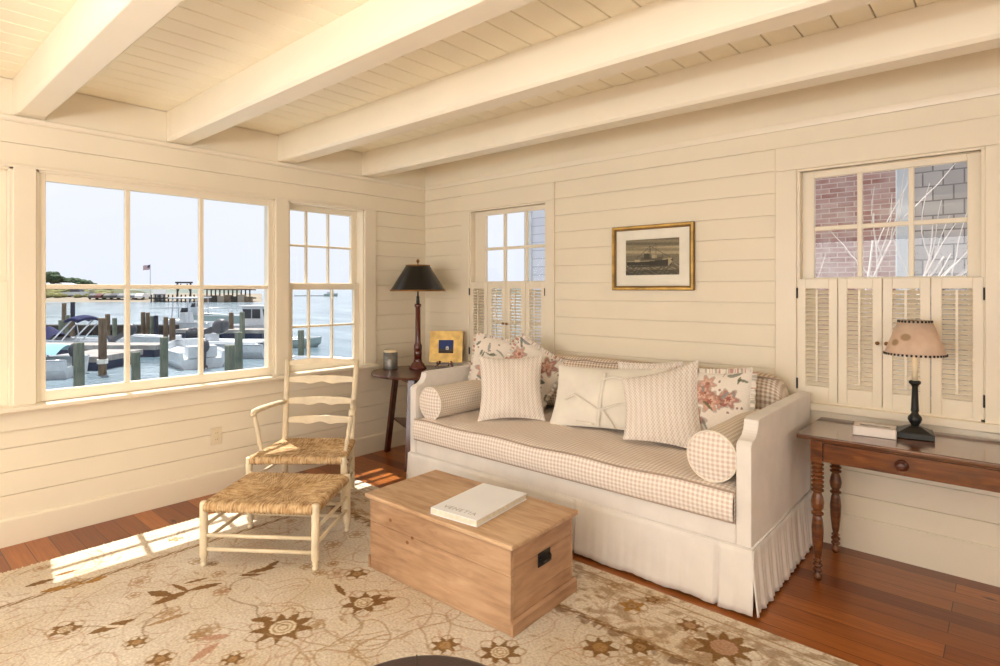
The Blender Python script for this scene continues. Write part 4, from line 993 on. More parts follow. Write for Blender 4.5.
    # guard stripes
    def guard(e, c, wd, dash):
        m = abs(edge-e) < wd; s = np.where(abs(dl-edge) < 1e-6, Y, X)
        d_ = (np.sin(s*2*math.pi/dash+edge*260) > -.55); blend((m & d_).astype(float), c, .85)
        blend(((abs(edge-e-wd) < .003) | (abs(edge-e+wd) < .003)).astype(float), lbr, .8)
    guard(.395, brn, .013, .075)
    # daybed-side border is busier and browner
    far = np.clip((Y-(RY1-.47))/.05, 0, 1)*(X > RX0+.4)*(X < RX1-.4)
    mott = sm(0, 90)*.5+sm(0, 170)*.5
    blend(far*(mott > .50), lbr, .45); blend(far*(mott > .62), brn, .35); blend(far*(mott < .34), wht, .25)
    blend(((abs(Y-(RY1-.415)) < .032) & (X > RX0+.4) & (np.sin(X*46+np.sin(X*120)) > -.3)).astype(float)*(abs(Y-(RY1-.415)-.012*np.sin(X*97)) < .022), np.array(srgb(122,88,58)[:3]), .6)
    blend(((abs(Y-(RY1-.06)) < .004) | (abs(Y-(RY1-.10)) < .003)).astype(float), lbr, .8)
    # main motifs, placed where they lie on the floor
    def fp(u, v): return on(u, v, 2, 0.)[:2]
    for (u, v, r, n_, c1, c2, th) in ((283,630,.105,9,brn,wht,.3), (364,605,.082,7,brn,wht,.2), (137,645,.035,6,brn,gold,0), (65,632,.050,5,brn,wht,.5), (357,576,.045,5,brn,brn,0),
        (222,594,.028,5,pnk,wht,0), (213,566,.018,5,brn,wht,0), (198,638,.035,6,lbr,pnk,0), (320,575,.024,6,lbr,wht,0), (160,662,.04,5,brn,brn,0), (233,662,.035,6,brn,gold,.4), (445,648,.05,7,brn,gold,.4),
        (176,541,.030,4,gold,wht,.6), (75,587,.030,4,gold,wht,.3), (632,608,.05,5,gold,brn,.3), (724,650,.10,9,brn,pnk,.2), (652,572+30,.03,5,brn,brn,0), (333,566,.02,5,lbr,pnk,0), (600,650,.06,7,brn,gold,0), (690,628,.045,6,brn,pnk,0), (500,655,.07,8,brn,wht,0), (640,650,.05,6,brn,brn,0), (560,588,.05,6,brn,gold,0)):
        flower(*fp(u, v), r, n_, c1, c2, th)
    for (u, v, th, l, b, c1) in ((171,600,.9,.085,.026,brn),(160,596,-.2,.07,.024,brn),(180,590,-.5,.07,.012,brn),(205,589,.5,.075,.02,brn),(196,583,.6,.06,.010,brn),(262,572,.5,.07,.02,brn),(250,577,.1,.055,.014,brn),(272,567,1.2,.05,.018,brn),
        (112,629,.75,.085,.026,brn),(340,592,-.9,.07,.014,brn),(384,602,.3,.06,.016,brn),(40,585,.8,.06,.02,brn),(96,582,.9,.05,.02,gold),(56,591,.6,.06,.022,gold),(66,575,.8,.05,.014,brn),(215,640,.2,.06,.02,pnk),(205,655,1.2,.07,.02,pnk),(262,622,.1,.05,.02,brn),(168,622,.7,.09,.012,lbr)):
        leaf(*fp(u, v), th+.7, l, b, c1)
    x, y = fp(112, 629); blend((((X-x)*.73+(Y-y)*.68)**2/.05**2+(-(X-x)*.68+(Y-y)*.73)**2/.010**2 < 1).astype(float), wht, .9)
    for a, b in (((65,632),(112,629)), ((283,630),(235,600)), ((364,605),(350,640)), ((222,594),(262,572)), ((137,645),(170,600))):
        (x0, y0), (x1, y1) = fp(*a), fp(*b); line([(x0+(x1-x0)*k/12+.02*math.sin(k*.9), y0+(y1-y0)*k/12+.02*math.cos(k*.8)) for k in range(13)], .004, brn, .7)
    for k in range(6):
        u, v = 300+30*k, 655-6*k; x, y = fp(u, v)
        for q in range(4): curve((x, y), g.uniform(0, 6.3), .22, g.uniform(-12, 12), .0035, lbr, .8)
    # wear
    C_[:] *= (.93+.08*sm(0, 14)+.07*sm(0, 60))[..., None]
    Zt = np.full(X.shape, .0105)+.0006*sm(0, 120)
    mb = MB(); V_ = np.stack([X, Y, Zt], -1).reshape(-1, 3)
    idx = np.arange((ny+1)*(nx+1)).reshape(ny+1, nx+1); F_ = np.stack([idx[:-1,:-1], idx[:-1,1:], idx[1:,1:], idx[1:,:-1]], -1).reshape(-1, 4)
    me = bpy.data.meshes.new('rug'); me.from_pydata(V_.tolist(), [], F_.tolist())
    ca = me.color_attributes.new('Col', 'FLOAT_COLOR', 'POINT'); cc = np.ones((len(V_), 4), dtype=np.float32); cc[:, :3] = np.clip(C_, 0, 1).reshape(-1, 3); ca.data.foreach_set('color', cc.ravel())
    me.materials.append(M['rug']); me.polygons.foreach_set('use_smooth', [True]*len(me.polygons)); o = bpy.data.objects.new('rug', me); COL.objects.link(o); return o
rug = tag(make_rug(), 'large worn beige wool rug with brown floral motifs on the board floor', 'rug')
mb = MB(); mb.box(RX0, RY0, .001, RX1, RY1, .0103); mb.build('rug_backing', M['fringe'], rug)
mb = MB(); y = RY0
while y < RY1:
    l = random.uniform(.012, .03); a = random.uniform(-.006, .006); mb.bar((RX0+.004, y, .006), (RX0-l, y+a, .003), .006, .003); y += .009
mb.build('fringe', M['fringe'], rug)
#PART3
# ------------------------------------------------------------------ harbour outside the left wall
WZ = -1.6
def water_mat():
    m, nt, p = nodes('harbour_water'); 
    n = N(nt, 'ShaderNodeTexNoise', Scale=1.0, Detail=5.0, Roughness=.6); nt.links.new(coords(nt, (1.1, 2.6, 1)), n.inputs['Vector'])
    n2 = N(nt, 'ShaderNodeTexNoise', Scale=.16, Detail=3.0); nt.links.new(coords(nt, (1, 2.2, 1)), n2.inputs['Vector'])
    p.inputs['Base Color'].default_value = srgb(150, 170, 182); p.inputs['Roughness'].default_value = .12; p.inputs['Specular IOR Level'].default_value = .5; p.inputs['IOR'].default_value = 1.33
    nt.links.new(ramp(nt, n2.outputs[0], [(.35, srgb(92,114,126)), (.65, srgb(140,158,168))]), p.inputs['Base Color'])
    bump(nt, p, n.outputs[0], .75, .16); return m
mb = MB(); mb.add([(-900,-900,WZ),(-1.2,-900,WZ),(-1.2,900,WZ),(-900,900,WZ)], [(0,1,2,3)]); mb.add([(-1.2,12,WZ),(60,12,WZ),(60,900,WZ),(-1.2,900,WZ)], [(0,1,2,3)])
tag(mb.build('harbour_water', water_mat()), kind='structure')
M['sand'] = paint('beach_sand', srgb(132,122,106), .9, .1, .3); M['grass'] = paint('dune_grass', srgb(84,88,54), .95, .4, .35)
M['dock'] = wood('weathered_dock', srgb(110,106,102), srgb(146,142,138), srgb(172,168,164), (1,6,1), .8, bmp=.1)
M['dockdark'] = paint('wet_timber', srgb(46,42,40), .7, .2, 4); M['float'] = paint('blue_dock_float', srgb(30,46,76), .5, .1, 2)
M['pile'] = wood('green_treated_piling', srgb(66,78,68), srgb(100,108,94), srgb(138,140,124), (7,7,.5), .9, bmp=.3)
M['pileb'] = wood('brown_piling', srgb(60,46,36), srgb(98,80,64), srgb(140,122,100), (7,7,.5), .9, bmp=.3)
M['white'] = paint('white_gelcoat', srgb(202,208,212), .3, .05); M['navy'] = fabric('navy_canvas', srgb(24,34,78)); M['teal'] = paint('pale_teal_hull', srgb(90,140,156), .35)
M['grey'] = paint('grey_outboard', srgb(64,68,76), .4); M['steel'] = paint('stainless_tube', srgb(196,200,206), .3, metal=.6); M['hullgrey'] = paint('grey_green_hull', srgb(150,168,166), .4)
M['win'] = paint('dark_boat_window', srgb(40,50,60), .2); M['rope'] = paint('white_rope', srgb(228,226,216), .9); M['aqua'] = fabric('aqua_canvas', srgb(130,172,186)); M['shed'] = paint('white_shingle', srgb(190,196,202), .8); M['roofg'] = paint('grey_roof', srgb(150,152,156), .8)
M['brownhull'] = paint('tan_hull', srgb(150,136,120), .5)
def ground(name, u0, u1, n, D0, D1, h, mat, label, cat, top=None):
    mb = MB(); r_ = random.Random(name)
    cols_ = []
    for i in range(n+1):
        u = u0+(u1-u0)*i/n; hh = top(i/n) if top else h
        a, b, c, d = at(u, D0), at(u, D0+ (D1-D0)*.2), at(u, D0+(D1-D0)*.6), at(u, D1)
        cols_.append([(a[0],a[1],WZ-.1), (b[0],b[1],WZ+hh*.35*(1+.2*r_.random())), (c[0],c[1],WZ+hh*(1+.15*r_.random())), (d[0],d[1],WZ+hh*.8)])
    vs = [p for q in cols_ for p in q]; fs = [(4*i+k, 4*i+4+k, 4*i+5+k, 4*i+k+1) for i in range(n) for k in range(3)]
    mb.add(vs, fs); return mb.build(name, mat, None, smooth=True)
struct(ground('far_shore', -160, 262, 60, 131, 190, 1.6, M['sand'], '', ''))
struct(ground('grassy_bank', -160, 150, 50, 140, 240, 1, M['grass'], '', '', top=lambda s: 4.3*(1-s)**.55+1.2+.4*math.sin(s*22)))
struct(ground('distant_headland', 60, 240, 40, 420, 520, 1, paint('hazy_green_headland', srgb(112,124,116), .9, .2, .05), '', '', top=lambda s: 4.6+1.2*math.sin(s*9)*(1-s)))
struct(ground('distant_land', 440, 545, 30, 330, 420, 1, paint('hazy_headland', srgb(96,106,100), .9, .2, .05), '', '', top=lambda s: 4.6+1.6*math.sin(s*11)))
# trees on the bank
foli = paint('dark_shore_foliage', srgb(70,92,66), .95, .35, .8); trunk = M['pileb']
def blob_tree(x, y, z, h, r, label, seed):
    t = thing('shore_tree', label, 'tree', (x, y, z), 0, 'trees on the far shore'); q = random.Random(seed)
    MB().tube([(0,0,-.5),(.1,0,h*.5)], [.22,.12], 7).build('trunk', trunk, t)
    mb = MB()
    for k in range(26):
        a, b = q.uniform(0, 6.3), q.uniform(-.9, 1); rr = r*.62*math.sqrt(1-b*b*.8); mb.sphere((rr*math.cos(a), rr*math.sin(a), h*.62+b*h*.30), (r*q.uniform(.28,.5),)*2+(r*q.uniform(.22,.36),), 7, 5)
    mb.build('foliage', foli, t)
TL = ['tree hidden behind the big window frame on the far bank','tree at the frame edge on the highest part of the far bank','tallest dark tree at the left on the far bank','tree just right of the tallest one on the far bank','fifth tree of the far bank row, in a slight dip','sixth tree of the far bank row, above the low white roof','tree of the far bank right above the beached boat','broad tree right of the beached boat on the far bank','ninth tree of the far bank row, starting the downward slope','tenth tree of the far bank row, lower than those left of it','small tree above the first parked cars on the far bank','second last small tree on the far bank','smallest and rightmost tree on the far bank']
for i, (u, h, D) in enumerate(((34,5.4,206),(44,5.6,205),(51,6.0,206),(57,5.0,212),(63,3.6,214),(69,4.4,214),(75,4.8,216),(81,4.8,216),(87,4.4,220),(93,3.6,222),(100,3.0,226),(106,2.8,228),(112,2.2,230))):
    x, y = at(u, D); blob_tree(x, y, WZ+1.6+max(0, 3.6-(i*.3)), h*.72, h*.55, TL[i], i)
# low bushes on the bank as one uncountable stuff
mb = MB(); q = random.Random(5)
for k in range(260):
    u = q.uniform(30, 112); D = q.uniform(146, 190); x, y = at(u, D); r = q.uniform(.5, 1.3); mb.sphere((x, y, WZ+.9+ (D-146)*.05*(1-(u-30)/110)+r*.3), (r, r, r*.6), 6, 4)
tag(mb.build('shore_scrub', paint('dune_scrub', srgb(124,124,74), .95, .45, .3)), 'low green and brown scrub covering the far harbour bank', 'scrub', kind='stuff')
# parked cars on the sand
def car(u, D, c, label):
    x, y = at(u, D); t = thing('parked_car', label, 'car', (x, y, hz(299.3, D)+.0), TH+math.pi/2+random.uniform(-.1,.1), 'cars parked on the far shore'); cm = paint('car_paint', c, .35)
    MB().prism([(-2.2,.35),(2.2,.35),(2.25,.8),(1.3,.95),(.75,1.45),(-1.2,1.48),(-2.1,.95)], -.85, .85, 'y').build('body', cm, t, bevel=.05)
    for sx in (-1.35, 1.35):
        for sy in (-.86, .86): MB().lathe([(.33,-.1),(.33,.1)], n=12).build('wheel', M['black'], t, loc=(sx, sy, .33), rot=(math.pi/2, 0, 0))
for u, c, l in ((97,(60,62,66),'dark grey car, leftmost of the row on the far shore'),(104.2,(90,40,36),'dull red car second in the row on the far shore'),(111.4,(70,74,66),'olive car in the middle of the row on the far shore'),(118.6,(56,58,64),'dark car fourth in the row on the far shore'),(126,(120,124,128),'silver car left of the big window mullion'),(135.8,(110,120,124),'blue grey car just right of the big window mullion'),(143,(214,216,220),'white car on the far shore left of the flagpole')): car(u, 141, srgb(*c), l)
# flagpole and flag
x, y = at(150.3, 139); t = thing('flagpole', 'tall white flagpole with a striped flag on the far shore', 'flagpole', (x, y, WZ+1), TH)
MB().tube([(0,0,0),(0,0,hz(264,139)-WZ-1)], [.12,.07], 10).build('pole', M['white'], t)
zt = hz(264.5, 139)-WZ-1
mb = MB(); nx, nz = 26, 14; mb.grid(lambda u, v: (-.08-u*1.75, .18*math.sin(u*7), zt-1.15+v*1.15-.45*u*u-.10*math.sin(u*5)), nx, nz)
c = np.zeros((nz+1, nx+1, 4)); 
for j in range(nz+1): c[j, :] = srgb(150,60,66) if j % 2 == 0 else srgb(216,212,214)
c[nz//2:, :nx*2//5] = srgb(52,58,96); mb.col = c.reshape(-1, 4); mb.build('flag', M['attr_pic'], t)
# little white shed
def shed(u, D, w, d, h, rh, label, vbase):
    x, y = at(u, D); t = thing('shed', label, 'building', (x, y, hz(vbase, D)), TH+.5)
    MB().prism([(-d/2,0),(d/2,0),(d/2,h),(0,h+rh),(-d/2,h)], -w/2, w/2, 'x').build('wall', M['shed'], t)
    mb = MB(); mb.add([(-w/2-.1,-d/2-.15,h-.12),(w/2+.1,-d/2-.15,h-.12),(w/2+.1,0,h+rh+.06),(-w/2-.1,0,h+rh+.06),(w/2+.1,d/2+.15,h-.12),(-w/2-.1,d/2+.15,h-.12)], [(0,1,2,3),(3,2,4,5)]); o = mb.build('roof', M['roofg'], t); o.modifiers.new('s', 'SOLIDIFY').thickness = .1
    MB().box(w/2,-.35,.1,w/2+.04,.35,h*.8).build('door', M['win'], t); MB().box(-.4,-d/2-.04,h*.4,.3,-d/2,h*.8).build('window', M['win'], t)
shed(159.5, 136, 2.4, 2.0, 1.7, .8, 'small white gabled shed on the far quay right of the flagpole', 300.8)
x, y = at(66, 178); t = thing('boathouse', 'low white roofed building half hidden on the grassy far bank', 'building', (x, y, hz(289, 178)), TH)
MB().prism([(-3,0),(3,0),(3,1.1),(0,1.9),(-3,1.1)], -2.5, 2.5, 'y').build('wall', M['shed'], t); 
x, y = at(78, 150); t = thing('beached_boat', 'white motorboat hauled out on the far bank', 'boat', (x, y, hz(296.5, 150)), TH)
MB().prism([(-3.4,.3),(3.0,.3),(4.0,1.3),(-3.4,1.1)], -1.1, 1.1, 'y').build('hull', M['white'], t); MB().prism([(-1.6,1.15),(1.2,1.15),(.6,2.3),(-1.4,2.3)], -.8, .8, 'y').build('cabin', M['grey'], t)
# far timber pier with its piles
x0, y0 = at(152, 134); x1, y1 = at(254, 134)
t = thing('timber_pier', 'long dark timber pier on piles across the far side of the harbour', 'pier', ((x0+x1)/2, (y0+y1)/2, WZ), TH)
Lp = math.hypot(x1-x0, y1-y0)
MB().box(-Lp/2, -1.2, .75, Lp/2, 1.2, 1.05).build('deck', M['dockdark'], t)
for k in range(24):
    xx = -Lp/2+Lp*(k+.5)/24; hgt = 3.3+.3*math.sin(k*2.1) if k > 11 else 1.7
    for yy in (-1.1,): MB().tube([(xx, yy, -1), (xx, yy, hgt)], .16, 7).build('piling', M['dockdark'], t)
MB().bar((Lp*.02,-1.1,3.0),(Lp/2,-1.1,2.9),.16,.3).bar((Lp*.02,1.1,2.9),(Lp/2,1.1,2.8),.16,.25).build('rail', M['pileb'], t)
for k in range(7):
    xx = Lp*.06+k*Lp*.065; MB().box(xx, -2.4, .0, xx+1.5, -1.4, 1.5+.3*math.sin(k*3)).build('crate_stack', M[('pileb','dockdark','brownhull')[k % 3]], t)
x, y = at(184, 133); t = thing('boat_hoist', 'dark timber gantry hoist standing beside the far pier', 'hoist', (x, y, WZ), TH)
for s in (-1, 1): MB().bar((s*1.5,0,-.5),(s*1.5,0,hz(283,133)-WZ),.3,.3).build('post', M['dockdark'], t); MB().bar((s*1.5,0,2.2),(s*.7,0,4.2),.2,.2).build('brace', M['dockdark'], t)
MB().bar((-1.95,0,hz(282.5,133)-WZ),(1.95,0,hz(282.5,133)-WZ),.35,.35).build('beam', M['dockdark'], t)
x, y = at(312, 245); t = MB().bar((-7.4,0,.0),(7.4,0,0),1.2,.28).build('breakwater', M['dockdark'], None, loc=(x, y, WZ+.1), rot=(0,0,TH)); tag(t, 'thin dark breakwater lying far out on the water behind the double-hung window', 'breakwater')
# ---- docks
def dock(u, D, L_, w, label, rot=0, mat='dock', dark='float', z=-1.08, th=.22):
    x, y = at(u, D); t = thing('floating_dock', label, 'dock', (x, y, WZ), TH+math.radians(rot))
    MB().box(-L_/2, -w/2, z-WZ-th, L_/2, w/2, z-WZ).build('deck', M[mat], t, bevel=.02)
    k = int(L_/1.5)+1; mb = MB()
    for i in range(k): mb.box(-L_/2+.1+i*L_/k, -w/2+.06, -.15, -L_/2+(i+1)*L_/k-.1, w/2-.06, z-WZ-th)
    mb.build('float', M[dark], t)
dock(97, 22.5, 2.0, 2.6, 'short grey finger dock behind the brown rope-tied piling', 0)
dock(96, 26.2, 6.2, 1.3, 'narrow pale dock running behind the left pilings', 0)
dock(95, 38, 10.6, .9, 'dark timber walkway crossing behind the bimini boat', 0, mat='dockdark', dark='dockdark', z=-.95, th=.3)
dock(226, 36, 5.6, 1.6, 'pale floating dock in front of the grey workboat and pilothouse boat', -4)
# ---- pilings
PL = [(79,16.2,342.5,4.7,0,'thick grey-green piling nearest the window, first from the left in the lower panes'),(102.5,20.2,318,3.6,1,'brown piling with a white rope tied round its foot'),(136,17.5,352,4.0,0,'green piling just right of the first big-window mullion'),
      (163.8,19.5,337,3.7,0,'dark green piling left of the white skiff bow'),(229.3,15.7,345,4.7,0,'short thick piling, left one of the pair at the right of the big window'),(238.7,19.0,332,3.7,0,'tall green piling, right one of the pair at the right of the big window'),
      (242,27.0,312,2.5,0,'thin piling standing just behind the pair at the right of the big window'),(63.7,36,303,2.0,1,'tall piling, left of the two highest ones behind the bimini boat'),(72.5,36.5,302,2.0,2,'navy piling, right of the two highest ones behind the bimini boat'),
      (61.5,33,320,2.5,0,'short green piling under the left tall piling'),(67.3,34.5,315,2.0,0,'slim green piling between the two tallest pilings'),(71.5,33.2,319,2.4,1,'brown piling directly below the navy one'),(107.8,34,314,2.2,1,'piling right behind the rope-tied brown piling'),
      (114.6,33.0,318,2.1,0,'slim piling left of the first big-window mullion'),(126.6,33,318.5,1.6,0,'piling half hidden by the first big-window mullion'),(143,34,312,2.0,1,'first of the cluster of pilings right of the first mullion'),(147.5,34,312.5,1.9,1,'second of the cluster of pilings right of the first mullion'),(151.8,33.6,316,1.8,0,'third of the cluster of pilings right of the first mullion'),
      (156.3,33.5,315.5,2.0,2,'dark piling at the right end of the cluster behind the skiff'),(165.7,30,317,2.2,1,'thin dark piling above the dark green one'),(172.3,28.5,318,2.7,1,'brown-grey piling at the bow of the white skiff'),(231,36,312.5,2.2,1,'reddish piling at the stern of the grey workboat'),
      (301,21,330,3.1,0,'taller piling seen through the double-hung window'),(308,22.5,341,2.4,0,'shorter piling seen through the double-hung window')]
M['pilen'] = paint('navy_piling', srgb(40,44,64), .8, .2, 5)
for i, (u, D, v, wr, k, lab) in enumerate(PL):
    x, y = at(u, D); zt = hz(v, D); r = wr*D/F; mb = MB(); mb.tube([(0,0,-1.2),(.01,.0,(zt-WZ)*.5),(0,0,zt-WZ-.02),(0,0,zt-WZ)], [r*1.05,r*1.0,r*.97,r*.85], 16)
    o = mb.build('piling', [M['pile'], M['pileb'], M['pilen']][k], None, smooth=False, loc=(x, y, WZ), rot=(random.uniform(-.01,.01), random.uniform(-.012,.012), 0)); tag(o, lab, 'piling', 'harbour pilings')
    if i == 1:
        mb = MB()
        for j in range(3): mb.tube([(1.1*r*math.cos(a_*math.pi/8), 1.1*r*math.sin(a_*math.pi/8), .42+.05*j) for a_ in range(17)], .035, 6)
        mb.build('rope', M['rope'], o, smooth=True)
# ---- boats
def hull_mesh(L_, W, H, bow=1.0, keel=.25):
    mb = MB(); n = 18; rings = []
    for i in range(n+1):
        s = i/n; x = -L_/2+L_*s; b = W/2*(1-max(0, (s-.45)/.55)**2.3)*(.90+.10*min(1, s*4)); b = max(b, .02)
        sheer = H*(1+.28*max(0, s-.4)**1.3*bow*1.6); kz = -keel+keel*1.6*max(0, (s-.72)/.28)**2; ch = b*.86
        xo = .18*max(0, s-.85)/.15*0
        rings.append([(x, 0, kz), (x, ch*.9, kz+.16), (x+.02, b*.97, H*.45), (x+.05*s, b, sheer), (x, b*.86, sheer), (x, b*.80, sheer-H*.42), (x, 0, sheer-H*.42),
                      (x, -b*.80, sheer-H*.42), (x, -b*.86, sheer), (x+.05*s, -b, sheer), (x+.02, -b*.97, H*.45), (x, -ch*.9, kz+.16)])
    m = 12; vs = [p for r in rings for p in r]; fs = [(i*m+k, i*m+(k+1)%m, (i+1)*m+(k+1)%m, (i+1)*m+k) for i in range(n) for k in range(m)]
    fs += [tuple(range(m)), tuple(range(n*m, n*m+m))[::-1]]; mb.add(vs, fs); return mb
def outboard(par, x, y, z, tilt, s=1.0, mat='grey'):
    e = par; mb = MB(); m = Matrix.Translation((x, y, z))@Matrix.Rotation(tilt, 4, 'Y')@Matrix.Scale(s, 4)
    b2 = MB(); b2.sphere((0,0,.38), (.26,.20,.30), 12, 8); b2.v = [tuple(m@Vector(p)) for p in b2.v]; o = b2.build('outboard_cowling', M[mat], e, smooth=True)
    b2 = MB(); b2.box(-.08,-.06,-.65,.10,.06,.14); b2.prism([(-.10,-.66),(.28,-.60),(.28,-.52),(-.10,-.52)], -.13, .13, 'y'); b2.tube([(-.02,0,-.78),(.0,0,-.60)], .07, 8); b2.v = [tuple(m@Vector(p)) for p in b2.v]; b2.build('outboard_leg', M['grey'], o)
    b2 = MB()
    for k in range(3): b2.obox((-.16, .09*math.cos(k*2.09), -.70+.09*math.sin(k*2.09)), (.02,.10,.05), (k*2.09,.4,0))
    b2.v = [tuple(m@Vector(p)) for p in b2.v]; b2.build('propeller', M['steel'], o)
def boat(u, D, head, L_, W, H, hull, label, name='motorboat', z=0, inside='white'):
    x, y = at(u, D); t = thing(name, label, 'boat', (x, y, WZ+z), TH+math.radians(head))
    hull_mesh(L_, W, H).build('hull', M[hull], t, smooth=False, bevel=.01, seg=1)
    mb = MB(); mb.tube([(-L_/2+L_*k/16, W/2*(1-max(0,(k/16-.45)/.55)**2.3)*(.9+.1*min(1,k/4))+.01, H*(1+.28*max(0,k/16-.4)**1.3*1.6)) for k in range(17)], .03, 6); mb.tube([(-L_/2+L_*k/16, -W/2*(1-max(0,(k/16-.45)/.55)**2.3)*(.9+.1*min(1,k/4))-.01, H*(1+.28*max(0,k/16-.4)**1.3*1.6)) for k in range(17)], .03, 6); mb.build('rub_rail', M['steel'], t, smooth=True)
    return t
def console(t, x, w=.7, h=1.0, z=.3):
    MB().prism([(x-.3,z),(x+.4,z),(x+.25,z+h),(x-.1,z+h)], -w/2, w/2, 'y').build('console', M['white'], t, bevel=.03)
    MB().obox((x+.22,0,z+h+.14), (.03,w*.9,.34), (0,-.4,0)).build('windshield', M['win'], t)
t = boat(2, 19.6, 190, 4.6, 1.7, .62, 'white', 'small white boat with aqua canvas at the lower left pane corner')
console(t, -.3); outboard(t, -2.3, .1, .55, 0, .9); mb = MB(); mb.tube([(-1.0,-.75,.6),(-.9,-.72,1.15),(-.9,0,1.35),(-.9,.72,1.15),(-1.0,.75,.6)], .03, 8); mb.build('grab_rail', M['steel'], t)
mb = MB(); mb.grid(lambda u, v: (-2.0+u*1.9, (v-.5)*1.5, .78+.28*math.sin(math.pi*v)+.06*math.sin(u*6)), 12, 12); mb.build('canvas_cover', M['aqua'], t, smooth=True)
MB().sphere((1.55,-.2,.62),(.28,.28,.2)).build('fender', M['navy'], t, smooth=True)
t = boat(72, 28.6, 176, 4.9, 1.9, .50, 'white', 'white boat with navy bow cover and raised navy bimini')
mb = MB(); mb.grid(lambda u, v: (.65+u*1.5, (v-.5)*1.7*(1-.4*u*u), .42+.75*math.sin(math.pi*v)**.7*(1-abs(u-.4)*1.3)), 16, 16); mb.build('bow_cover', M['navy'], t, smooth=True)
mb = MB()
for y in (-.7,.7): mb.tube([(.55,y,.4),(-.55,y,1.45)], .035, 8); mb.tube([(.05,y,.4),(-.75,y,1.25)], .03, 8); mb.tube([(-1.0,y,.4),(-.85,y,1.3)], .018, 8)
mb.build('bimini_frame', M['steel'], t, smooth=True)
mb = MB(); mb.grid(lambda u, v: (-.28-u*.62, (v-.5)*1.5, 1.30+.16*math.sin(math.pi*(u*.8+.1))+.14*math.sin(math.pi*v)), 10, 10); o = mb.build('bimini_top', M['navy'], t, smooth=True); o.modifiers.new('s','SOLIDIFY').thickness = .12
outboard(t, -2.5, -.2, .75, -1.0, 1.15)
t = boat(150, 30.5, -174, 2.7, 1.3, .5, 'white', 'small open skiff with a teal lower stripe behind the dock')
MB().box(-1.25,-.67,.02,.3,.67,.16).build('stripe', M['teal'], t); MB().box(-.8,-.5,.35,-.6,.5,.40).build('seat', M['dock'], t); MB().box(.2,-.45,.35,.4,.45,.40).build('seat', M['dock'], t)
t = boat(189, 23.6, 130, 4.6, 1.8, .62, 'white', 'white open skiff, its bow pointing to the dark green piling')
console(t, -.9, .6, .75); MB().box(-2.3,-.5,.4,-1.8,.5,.85).build('seat', M['white'], t, bevel=.03); outboard(t, -2.5, 0, .55, -.15, .85, 'grey')
MB().box(-.2,-.6,.35,.15,.6,.42).build('seat', M['white'], t)
t = boat(226, 26.0, 172, 4.4, 1.8, .60, 'white', 'white boat with a tilted outboard behind the paired pilings')
MB().box(-1.9,-.8,.62,1.2,.8,.70).build('cover_board', M['white'], t, bevel=.02); outboard(t, 2.0, -.9, .65, .8, 1.0); outboard(t, .6, .2, 1.15, -1.2, 1.35, 'grey'); MB().box(.4,-.1,.68,.7,.5,1.0).build('motor_bracket', M['steel'], t)
t = boat(217, 45, 176, 5.6, 2.1, .95, 'hullgrey', 'grey-hulled workboat with tall white rails beyond the pale dock')
mb = MB()
for x in (1.2, 2.6):
    for y in (-.8,.8): mb.tube([(x,y,.8),(x,y,2.3)], .035, 6)
for y in (-.8,.8): mb.tube([(1.2,y,2.3),(2.6,y,2.3)], .035, 6); mb.tube([(-1.6,y,1.5),(4.8,y,1.5)], .025, 6); mb.tube([(-1.6,y,.9),(-1.6,y,1.5)], .025, 6)
mb.build('rail_frame', M['steel'], t, smooth=True); MB().box(1.0,-.95,2.3,2.8,.95,2.38).build('hardtop', M['white'], t); console(t, 1.6, .9, 1.1, .5)
t = boat(190, 40, 170, 4.2, 1.8, .7, 'white', 'white console boat with a hardtop behind the second mullion')
console(t, .2, .8, 1.1); mb = MB()
for x in (-.5,.9):
    for y in (-.7,.7): mb.tube([(x,y,.6),(x*.8,y,2.35)], .035, 6)
mb.build('tower_frame', M['steel'], t); MB().box(-.7,-.9,2.35,1.0,.9,2.43).build('hardtop', M['white'], t, bevel=.02)
t = boat(258, 38, 172, 4.6, 1.9, .62, 'white', 'white pilothouse boat with dark cabin windows at the right of the big window')
t.rotation_euler.z = TH-.15
MB().prism([(-.7,.5),(.9,.5),(.65,1.85),(-.7,1.85)], -.7, .7, 'y').build('cabin', M['white'], t, bevel=.04)
mb = MB()
for a, b in ((-.62,-.05),(.03,.58)): mb.box(a,-.73,1.1,b,.73,1.70)
mb.box(.6,-.6,1.15,.80,.6,1.70); mb.build('cabin_window', M['win'], t); MB().box(-.85,-.8,1.85,.85,.8,1.92).build('roof', M['white'], t, bevel=.02)
t = boat(337, 19.5, 168, 3.8, 1.6, .55, 'white', 'white dinghy low behind the armchair crest in the double-hung window')
outboard(t, -1.7, 0, .5, -.5, .85); MB().box(-.4,-.65,.35,-.1,.65,.42).build('seat', M['white'], t)
t = boat(296.5, 30, 10, 2.4, 1.2, .4, 'hullgrey', 'small grey tender at the left edge of the double-hung window'); MB().box(-.2,-.5,.2,.1,.5,.3).build('seat', M['dock'], t)
x, y = at(331, 240); t = thing('motor_yacht', 'tiny motor yacht far out in the double-hung window', 'boat', (x, y, WZ), TH); hull_mesh(5.5, 2, 1.0).build('hull', M['hullgrey'], t); MB().box(-1.5,-.7,.8,1.2,.7,1.8).build('cabin', M['white'], t)

